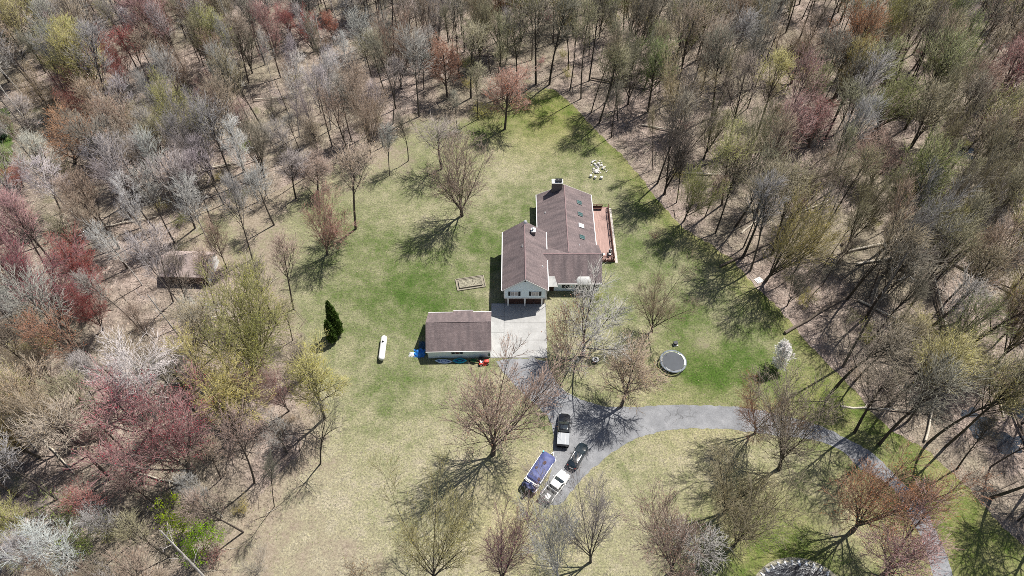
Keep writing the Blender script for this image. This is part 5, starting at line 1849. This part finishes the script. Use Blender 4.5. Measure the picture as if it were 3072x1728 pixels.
evergreen("arborvitae", -30.6, 67.75, 9.6, 1.85, M_JUN, "taller of two dark green columnar evergreens on the left lawn", 1)
evergreen("arborvitae", -31.25, 66.2, 6.2, 1.45, M_JUN, "shorter dark green columnar evergreen in front of the taller one", 2)
for (bx_, by_), H_, w_, lab in (((2, 345), 13, 5.5, "dark spruce cut by the left border near the lawn scrap"), ((6, 110), 14, 6, "dark spruce at the left border in the top corner"), ((14, 60), 12, 5, "dark spruce at the left border, nearest the top corner")):
    X, Y = G(bx_, by_)
    evergreen("spruce", X, Y, H_, w_, M_SPRUCE, lab, int(by_), True)
# a scrap of the neighbour's lawn beyond the left border
scrap = [G(*p) for p in [(-160, 290), (20, 270), (38, 330), (30, 400), (8, 460), (-160, 500)]]
tag(sheet_from_poly(scrap, .006, 2.0, "lawn", M_LAWN, lambda x, y: {"green": .7, "dry": 0.0, "edge": 0.0}, jit=.4), kind="structure", label="scrap of green lawn at the left border")

# ------------------------------------------------------------------ the woods
LM = [("the stark white leaning tree", (395, 1065)), ("the woodland shed", (480, 700)), ("the biggest crimson tree", (120, 780)), ("the wide crimson tree", (478, 1192)), ("the lime green shrubs", (490, 1350)), ("the longest white birch", (200, 1440)),
      ("the left border's lawn scrap", (20, 370)), ("the huge tan crown", (120, 290)), ("the deep red tree", (330, 240)), ("the pink tree", (560, 290)), ("the snow white tree", (885, 225)), ("the grass strip's tall grey tree", (491, 574)),
      ("the lime shrub pair", (560, 380)), ("the orange egg shaped tree", (1125, 250)), ("the round crowned tree", (1270, 325)), ("the top lawn tongue", (1370, 225)), ("the pale beige crown", (1690, 330)), ("the bright yellow shrub", (2030, 190)),
      ("the magenta topped tree", (2035, 370)), ("the light green crown", (2200, 330)), ("the rust brown crown", (2190, 470)), ("the rock heap", (1510, 410)), ("the purplish lawn shrub", (1800, 590)), ("the white pallet", (1909, 706)),
      ("the flowering tree's dark neighbour", (2105, 972)), ("the heaviest dark trunk", (2212, 1118)), ("the yellow olive crown", (2380, 960)), ("the woodland pool", (2470, 1070)), ("the right border's log tangle", (2420, 520)), ("the drive's bottom end", (2400, 1440)),
      ("the top right corner", (2560, 20)), ("the top left corner", (10, 10)), ("the top border's red tree", (790, 130)), ("the pond", (1980, 1449)), ("the yellow bottom tree", (1087, 1462)), ("the reddish brown vase tree", (1990, 210)), ("the top border's middle", (1350, 20))]
ANCH = [  # crown colour patches seen from above: x, y, radius, palette, chance
    (285, 115, 70, "R", .6), (700, 40, 60, "P", .6), (740, 60, 50, "R", .5), (660, 150, 40, "P", .6), (500, 195, 55, "P", .5), (570, 240, 40, "T", .6), (160, 220, 60, "P", .5), (100, 150, 90, "Y", .45), (500, 120, 30, "Y", .7), (640, 265, 40, "O", .5), (600, 250, 30, "R", .5),
    (770, 165, 70, "W", .6), (860, 110, 50, "W", .5), (380, 380, 80, "G", .8), (100, 400, 70, "W", .5), (260, 420, 80, "G", .8), (45, 560, 50, "P", .6), (120, 600, 110, "M", .5), (330, 620, 60, "Y", .6), (270, 800, 60, "P", .45), (150, 900, 90, "B", .5), (60, 960, 90, "T", .4), (300, 960, 60, "M", .4),
    (560, 480, 60, "T", .3), (700, 330, 60, "G", .7), (830, 300, 60, "B", .5), (1000, 180, 70, "G", .6), (1010, 40, 80, "G", .6), (1200, 60, 70, "D", .5), (1180, 150, 60, "D", .5), (1500, 110, 80, "D", .6), (1600, 120, 70, "L", .3), (1750, 130, 90, "T", .4), (1450, 30, 60, "K", .8), (1650, 40, 80, "K", .6),
    (1740, 70, 40, "R", .4), (1700, 250, 80, "K", .5), (1820, 250, 90, "D", .6), (1905, 115, 40, "O", .6), (2060, 60, 90, "B", .6), (2140, 110, 60, "O", .3), (2010, 260, 70, "P", .6), (2280, 190, 110, "L", .55), (2400, 80, 90, "L", .35), (2250, 330, 90, "B", .6), (2180, 410, 90, "D", .6), (2330, 500, 60, "P", .5), (2400, 330, 80, "D", .5),
    (2480, 250, 80, "B", .35), (2540, 160, 60, "P", .4), (2100, 600, 90, "K", .6), (2250, 700, 90, "K", .5), (2380, 700, 80, "D", .4), (2440, 880, 110, "Y", .6), (2540, 740, 60, "P", .5), (2250, 980, 90, "K", .6), (2420, 990, 70, "O", .25), (2500, 1250, 80, "D", .6), (2540, 1050, 70, "D", .5), (100, 1230, 90, "T", .5), (300, 1150, 80, "P", .25),
    (60, 1400, 80, "P", .3), (300, 1380, 80, "T", .5), (400, 1430, 90, "B", .3), (700, 1040, 60, "D", .5), (430, 560, 60, "D", .4),
]


def zone_palette(px, py):
    if px > 1500 or (px > 1280 and py < 260):
        opts = [("K", .20), ("D", .34), ("G", .12), ("B", .11), ("Y", .13), ("L", .05), ("T", .05)]
    elif py > 800:
        opts = [("G", .28), ("T", .20), ("K", .12), ("B", .12), ("D", .09), ("Y", .08), ("P", .06), ("W", .02), ("O", .03)]
    elif px > 950:
        opts = [("G", .34), ("K", .28), ("D", .22), ("B", .10), ("W", .03), ("O", .03)]
    else:
        opts = [("G", .42), ("K", .11), ("W", .04), ("T", .13), ("B", .08), ("D", .08), ("Y", .06), ("P", .04), ("G", .02), ("O", .02)]
    r_ = rnd.random()
    for p_, w_ in opts:
        r_ -= w_
        if r_ <= 0:
            return p_
    return opts[0][0]


shed_c = (-61, 82)
cells = {}


FLOWER = G(1963, 925)


def shades_flower(x, y):
    """the white flowering tree and the rock heap stand in full sun"""
    for fx, fy in (FLOWER, (17.8, 110.5)):
        dx, dy = x - fx, y - fy
        al = dx * .777 + dy * .629
        if 1 < al < 17 and abs(dx * .629 - dy * .777) < 5:
            return True
    return False


def near(x, y, d):
    if shades_flower(x, y):
        return True
    i, j = int(x // 6), int(y // 6)
    for a in range(i - 2, i + 3):
        for b in range(j - 2, j + 3):
            for (qx, qy) in cells.get((a, b), ()):
                if (qx - x) ** 2 + (qy - y) ** 2 < d * d:
                    return True
    return False


for (x_, y_, h_, w_) in TREES:
    cells.setdefault((int(x_ // 6), int(y_ // 6)), []).append((x_, y_))
wood = []
tries = 0
# the close row of tall trees that shades the lawn's right border
RW = [G(*p) for p in RIGHT_EDGE]
for (ax_, ay_), (bx_, by_) in zip(RW, RW[1:]):
    Ls = math.hypot(bx_ - ax_, by_ - ay_)
    nx_, ny_ = (by_ - ay_) / Ls * -1, (bx_ - ax_) / Ls
    q = rnd.uniform(0, 2.5)
    while q < Ls:
        off = rnd.uniform(1.0, 4.0)
        x_, y_ = ax_ + (bx_ - ax_) * q / Ls + nx_ * off, ay_ + (by_ - ay_) * q / Ls + ny_ * off
        if not inside((x_, y_), CLEAR) and not inside((x_, y_), dr_poly) and not near(x_, y_, 2.6) and prj(x_, y_, 0)[1] < 1420:
            wood.append((x_, y_))
            cells.setdefault((int(x_ // 6), int(y_ // 6)), []).append((x_, y_))
        q += rnd.uniform(2.8, 4.6)
LAWN_S = CLEAR
SCRAP_W = scrap
while tries < 26000 and len(wood) < 900:
    tries += 1
    x_, y_ = rnd.uniform(-150, 150), rnd.uniform(8, 192)
    dmin = 4.55 + 1.4 * (math.sin(x_ * .11) * math.sin(y_ * .13 + 1)) + (.3 if x_ > 0 else .0)
    if near(x_, y_, dmin):
        continue
    if inside((x_, y_), LAWN_S) or inside((x_, y_), SCRAP_W) or inside((x_, y_), dr_poly):
        continue
    bx_, by_ = prj(x_, y_, 0)
    tx_, ty_ = prj(x_, y_, 22)
    if not ((-60 < bx_ < 2640 and -30 < by_ < 1500) or (-30 < tx_ < 2606 and -10 < ty_ < 1440)):
        continue
    if abs(x_ + 61) < 6.5 and 77 < y_ < 86.5:
        continue
    if (x_ - 39.6) ** 2 + (y_ - 21.4) ** 2 < 110:
        continue
    if False:
        continue
    if any(y_ < q[3] and math.hypot(cx_ - q[0], cy_ - q[1]) < .52 * q[2] for cx_, cy_ in (prj(x_, y_, 13), prj(x_, y_, 19)) for q in SHOWN):
        continue
    # keep the shed's face and the lawn's open bottom in view
    if -57 < x_ < -42 and 66 < y_ < 82:
        continue
    if 560 < tx_ < 1850 and y_ < 27:
        continue
    wood.append((x_, y_))
    cells.setdefault((int(x_ // 6), int(y_ // 6)), []).append((x_, y_))

named = {}
order = []
for (x_, y_) in wood:
    right = x_ > 5 and y_ < 150
    H = rnd.triangular(17, 29, 24) if right else rnd.triangular(14, 26, 20)
    if rnd.random() < .16:
        H *= .62
    mx, my = prj(x_, y_, H * .72)
    pal = None
    for (ax, ay, ar, ap, pr_) in ANCH:
        if math.hypot(mx - ax, my - ay) < ar and rnd.random() < pr_:
            pal = ap
            break
    pal = pal or zone_palette(mx, my)
    style = rnd.choices(["forest", "slim", "vase", "gaunt"], [.50, .33, .14, .03])[0]
    if pal == "W":
        style = "birch"
    if pal in "RMOPLYT":
        style = rnd.choices(["forest", "vase", "round"], [.5, .35, .15])[0]
    if rnd.random() < .03:
        style, pal = "snag", rnd.choice("WGK")
    wd = {"forest": .42, "slim": .32, "vase": .50, "gaunt": .45, "birch": .40, "snag": .2, "round": .45}[style] * H * rnd.uniform(.85, 1.15)
    order.append([x_, y_, H, wd, style, pal])

# a label for every wood tree: its look, the landmark it stands nearest to and on which side, and its rank from there
LMW = [(n_, G(*p)) for n_, p in LM]


def side_word(dx, dy):
    if abs(dx) > abs(dy):
        return "to the right of" if dx > 0 else "to the left of"
    return "behind" if dy > 0 else "in front of"


buckets = {}
for i, (x_, y_, H, wd, style, pal) in enumerate(order):
    n_, p = min(LMW, key=lambda q: math.hypot(q[1][0] - x_, q[1][1] - y_))
    size = "short" if H < 14.5 else ("tall" if H > 22.5 else "middling")
    if style == "snag":
        size = "broken"
    key = (size, WORDS[pal], side_word(x_ - p[0], y_ - p[1]), n_)
    buckets.setdefault(key, []).append((math.hypot(p[0] - x_, p[1] - y_), i))
RANK = ["nearest to it", "second nearest", "third nearest", "fourth nearest", "fifth nearest", "sixth nearest", "seventh nearest", "eighth nearest", "ninth nearest", "tenth nearest"]
LAB = {}
for (size, wd_, sd_, n_), lst in buckets.items():
    lst.sort()
    for k, (_, i) in enumerate(lst):
        kind_w = "snag" if size == "broken" else "tree"
        base = f"{size} {wd_} {kind_w} {sd_} {n_}"
        LAB[i] = base if len(lst) == 1 else base + ", " + (RANK[k] if k < 10 else ["eleventh", "twelfth", "thirteenth", "fourteenth", "fifteenth", "sixteenth"][min(k - 10, 5)] + " nearest")
        if LAB[i].count(" ") > 15:
            LAB[i] = LAB[i].replace(' nearest to it', ' nearest').replace(f' {kind_w} ', ' one ', 0).replace('the grass strip\'s tall grey tree', 'the strip\'s tall tree')
for i, (x_, y_, H, wd, style, pal) in enumerate(order):
    tree(x_, y_, H, wd, style, pal, LAB[i], "trees of the woods", rnd.gauss(0, .06), name=("snag" if style == "snag" else KIND[pal]), leany=rnd.gauss(0, .06))

# ------------------------------------------------------------------ understorey: shrubs, fallen logs, brush
shr = []
tries = 0
while len(shr) < 120 and tries < 6000:
    tries += 1
    x_, y_ = rnd.uniform(-140, 140), rnd.uniform(22, 175)
    bx_, by_ = prj(x_, y_, 0)
    if not (-20 < bx_ < 2600 and 0 < by_ < 1460) or inside((x_, y_), LAWN_S) or inside((x_, y_), SCRAP_W) or (abs(x_ + 61) < 7.5 and 74 < y_ < 87):
        continue
    if any((x_ - a) ** 2 + (y_ - b) ** 2 < 16 for a, b, *_ in shr):
        continue
    shr.append((x_, y_, rnd.choices("DYBTLGP", [.26, .14, .18, .16, .06, .14, .06])[0]))
bk = {}
for i, (x_, y_, pal) in enumerate(shr):
    n_, p = min(LMW, key=lambda q: math.hypot(q[1][0] - x_, q[1][1] - y_))
    bk.setdefault((WORDS[pal].replace("bare", "leafless"), side_word(x_ - p[0], y_ - p[1]), n_), []).append((math.hypot(p[0] - x_, p[1] - y_), i))
for (w_, sd_, n_), lst in bk.items():
    lst.sort()
    for k, (_, i) in enumerate(lst):
        x_, y_, pal = shr[i]
        lab = f"{w_} wood shrub {sd_} {n_}" + ("" if len(lst) == 1 else ", " + RANK[min(k, 9)])
        H = rnd.uniform(2.2, 5.0)
        tree(x_, y_, H, H * rnd.uniform(.9, 1.3), "bush", pal, lab, "shrubs under the wood's trees", name="woodland_shrub", cat="shrub", buds=1.6 if pal not in "G" else 0)


def log_mesh(seed, L, r, m):
    r_ = random.Random(seed)
    mb_ = MB()
    pts = [(-L / 2 + L * k / 6, r_.uniform(-.12, .12), r + r_.uniform(0, .12)) for k in range(7)]
    mb_.tube(pts, [r * (1 - .09 * k) for k in range(7)], 7)
    for k in range(3):
        i = r_.randrange(2, 6)
        p = pts[i]
        mb_.tube([p, (p[0] + r_.uniform(.4, 1.4), p[1] + r_.choice((-1, 1)) * r_.uniform(.5, 1.3), p[2] + r_.uniform(.1, .5))], [r * .4, r * .15], 5)
    o = mb_.build("fallen_log", m, None, smooth=60)
    me_ = o.data
    bpy.data.objects.remove(o)
    return me_


LOGS = [(log_mesh(i, 9 + i * 1.3, .17 + .02 * i, M_LOG if i < 3 else M_LOGD), "pale" if i < 3 else "dark") for i in range(5)]
LOGPOS = [((2385, 520), 55), ((2440, 480), -35), ((2470, 500), -30), ((2365, 550), 80), ((2420, 545), -40), ((2540, 520), 86), ((2535, 480), 84), ((2120, 235), 35), ((2135, 260), 15), ((2090, 265), 40), ((2365, 815), 78), ((2362, 760), 80), ((2205, 1030), -5), ((2060, 790), 30), ((1880, 640), 28), ((2200, 620), 15), ((2300, 700), -45),
          ((2560, 1070), 85), ((2510, 1000), 80), ((1680, 330), -20), ((1760, 440), -3), ((2230, 655), 10), ((2240, 800), -40), ((2470, 700), -40), ((2170, 560), 45), ((2340, 1050), 60), ((380, 1200), -15), ((60, 1090), -40), ((150, 1150), -38), ((560, 800), 10), ((480, 1050), 20), ((330, 560), 15), ((690, 250), 10), ((560, 420), 20), ((1560, 215), -20), ((1600, 160), 30), ((200, 1000), -40), ((2030, 530), 25), ((1900, 560), 40), ((2500, 600), -30), ((2450, 870), 70), ((2080, 440), 20)]
bk = {}
for i, (p_, a_) in enumerate(LOGPOS):
    X, Y = G(*p_)
    k = rnd.choices(range(5), [.25, .25, .2, .15, .15])[0]
    n_, p = min(LMW, key=lambda q: math.hypot(q[1][0] - X, q[1][1] - Y))
    bk.setdefault((LOGS[k][1], side_word(X - p[0], Y - p[1]), n_), []).append((math.hypot(p[0] - X, p[1] - Y), i, k, X, Y, a_))
for (tone, sd_, n_), lst in bk.items():
    lst.sort()
    for q, (_, i, k, X, Y, a_) in enumerate(lst):
        o = link(bpy.data.objects.new("fallen_log", LOGS[k][0]))
        o.location = (X, Y, rnd.uniform(0, .25))
        o.rotation_euler = (0, rnd.uniform(-.06, .02), R(a_))
        s_ = rnd.uniform(.8, 1.25)
        o.scale = (s_, s_, s_)
        tag(o, f"{tone} fallen log {sd_} {n_}" + ("" if len(lst) == 1 else ", " + RANK[min(q, 9)]), "log", "fallen logs in the woods")

# low brush and dead sticks on the wood's floor: past counting
g = np.random.default_rng(5)
n = 15000
bx_, by_ = g.uniform(-150, 150, n * 2), g.uniform(12, 190, n * 2)
pl = np.array([inside((a, b), LAWN_S) or inside((a, b), SCRAP_W) or (abs(a + 61) < 6 and 78 < b < 86) for a, b in zip(bx_, by_)])
P0 = np.stack([bx_, by_, np.zeros(n * 2)], 1)[~pl]
per = 7
P = np.repeat(P0, per, 0) + g.normal(0, .35, (len(P0) * per, 3)) * np.array([1, 1, 0])
az_, el_ = g.uniform(0, 6.283, len(P)), np.radians(g.uniform(2, 85, len(P)))
D = np.stack([np.cos(az_) * np.cos(el_), np.sin(az_) * np.cos(el_), np.sin(el_)], 1)
P[:, 2] = .03
bt = Batch(P, D, g.normal(0, .1, D.shape), g.uniform(.4, 1.7, len(P)), g.uniform(.012, .03, len(P)), np.zeros(len(P)))
v, t = bt.spikes()
o = link(bpy.data.objects.new("undergrowth", np_mesh("undergrowth", v, t, [M_BRUSH])))
tag(o, "low brush and dead sticks over the wood's floor", kind="stuff")



def confetti(name, n, mats, lo, hi, where, label, lift=.05):
    """single loose leaves, tufts or sticks: too many to count"""
    xs, ys = g.uniform(-140, 140, n * 4), g.uniform(14, 185, n * 4)
    keep = [i for i in range(n * 4) if where(xs[i], ys[i])][:n]
    c = np.stack([xs[keep], ys[keep], np.full(len(keep), lift)], 1)
    c[:, 2] += g.uniform(0, lift, len(keep))
    a_, b_ = unit(g.normal(0, 1, (len(keep), 3)) * np.array([1, 1, .45])), unit(g.normal(0, 1, (len(keep), 3)) * np.array([1, 1, .45]))
    s_ = g.uniform(lo, hi, (len(keep), 1))
    V_ = np.stack([c + a_ * s_, c + b_ * s_, c - (a_ + b_) * s_ * .5], 1).reshape(-1, 3)
    o_ = link(bpy.data.objects.new(name, np_mesh(name, V_, np.arange(len(keep) * 3).reshape(-1, 3), mats, g.integers(0, len(mats), len(keep)))))
    return tag(o_, label, kind="stuff")


def seen(x, y):
    p = prj(x, y, 0)
    return -30 < p[0] < 2610 and -10 < p[1] < 1470


def in_drive(x, y):
    return inside((x, y), dr_poly) or (-4 < x < 20 and 62.5 < y < 100.5) or ((x - 39.6) ** 2 / 66 + (y - 21.4) ** 2 / 42 < 1) or (-14.6 < x < -3.5 and 62.5 < y < 71)


confetti("fallen_leaves", 70000, [M_LEAFT, M_LEAFB, M_LEAFT], .06, .17, lambda x, y: seen(x, y) and not inside((x, y), LAWN_S) and not inside((x, y), SCRAP_W), "dead leaves drifted over the wood's floor")
confetti("grass_tufts", 42000, [M_TUFT, M_TUFT, M_LEAFT], .04, .11, lambda x, y: seen(x, y) and inside((x, y), LAWN) and not in_drive(x, y), "tufts and leaf bits over the lawn", .03)
# dead limbs lying about
n = 2600
xs, ys = g.uniform(-140, 140, n), g.uniform(14, 185, n)
kp = np.array([seen(x, y) and not inside((x, y), LAWN_S) and not inside((x, y), SCRAP_W) and not (abs(x + 61) < 6 and 78 < y < 86) for x, y in zip(xs, ys)])
P = np.stack([xs[kp], ys[kp], np.full(kp.sum(), .08)], 1)
az_ = g.uniform(0, 6.283, len(P))
bt = Batch(P, np.stack([np.cos(az_), np.sin(az_), g.uniform(.0, .12, len(P))], 1), g.normal(0, .08, (len(P), 3)) * np.array([1, 1, .1]), g.uniform(1.2, 5.5, len(P)), g.uniform(.03, .085, len(P)), np.full(len(P), .012))
v, q = bt.mesh(4, 4)
o = link(bpy.data.objects.new("dead_limbs", np_mesh("dead_limbs", v, np.zeros((0, 3), int), [M_LOG, M_LOGD], g.integers(0, 2, len(q)) * 0 + (np.arange(len(q)) % len(P) % 3 > 0), q)))
tag(o, "dead limbs strewn over the wood's floor", kind="stuff")

# white stones round the pond: past counting
V, T, o_ = [], [], 0
for i in range(1100):
    t_ = g.uniform(0, 6.283)
    k = g.uniform(.965, 1.035)
    p = pond_p[int(t_ / 6.2832 * len(pond_p)) % len(pond_p)]
    c = Vector((39.6 + (p[0] - 39.6) * k + g.normal(0, .06), 21.4 + (p[1] - 21.4) * k + g.normal(0, .06), .06))
    s_ = g.uniform(.06, .22)
    oct_ = np.array([(1, 0, 0), (0, 1, 0), (-1, 0, 0), (0, -1, 0), (0, 0, 1), (0, 0, -1)], float) * s_ * g.uniform(.6, 1.2, (6, 1))
    V.append(oct_ + np.array(c))
    T.append(np.array([(0, 1, 4), (1, 2, 4), (2, 3, 4), (3, 0, 4), (1, 0, 5), (2, 1, 5), (3, 2, 5), (0, 3, 5)]) + o_)
    o_ += 6
o = link(bpy.data.objects.new("shore_stones", np_mesh("shore_stones", np.concatenate(V), np.concatenate(T), [M_WHITE])))
tag(o, "white stones rimming the pond", kind="stuff")
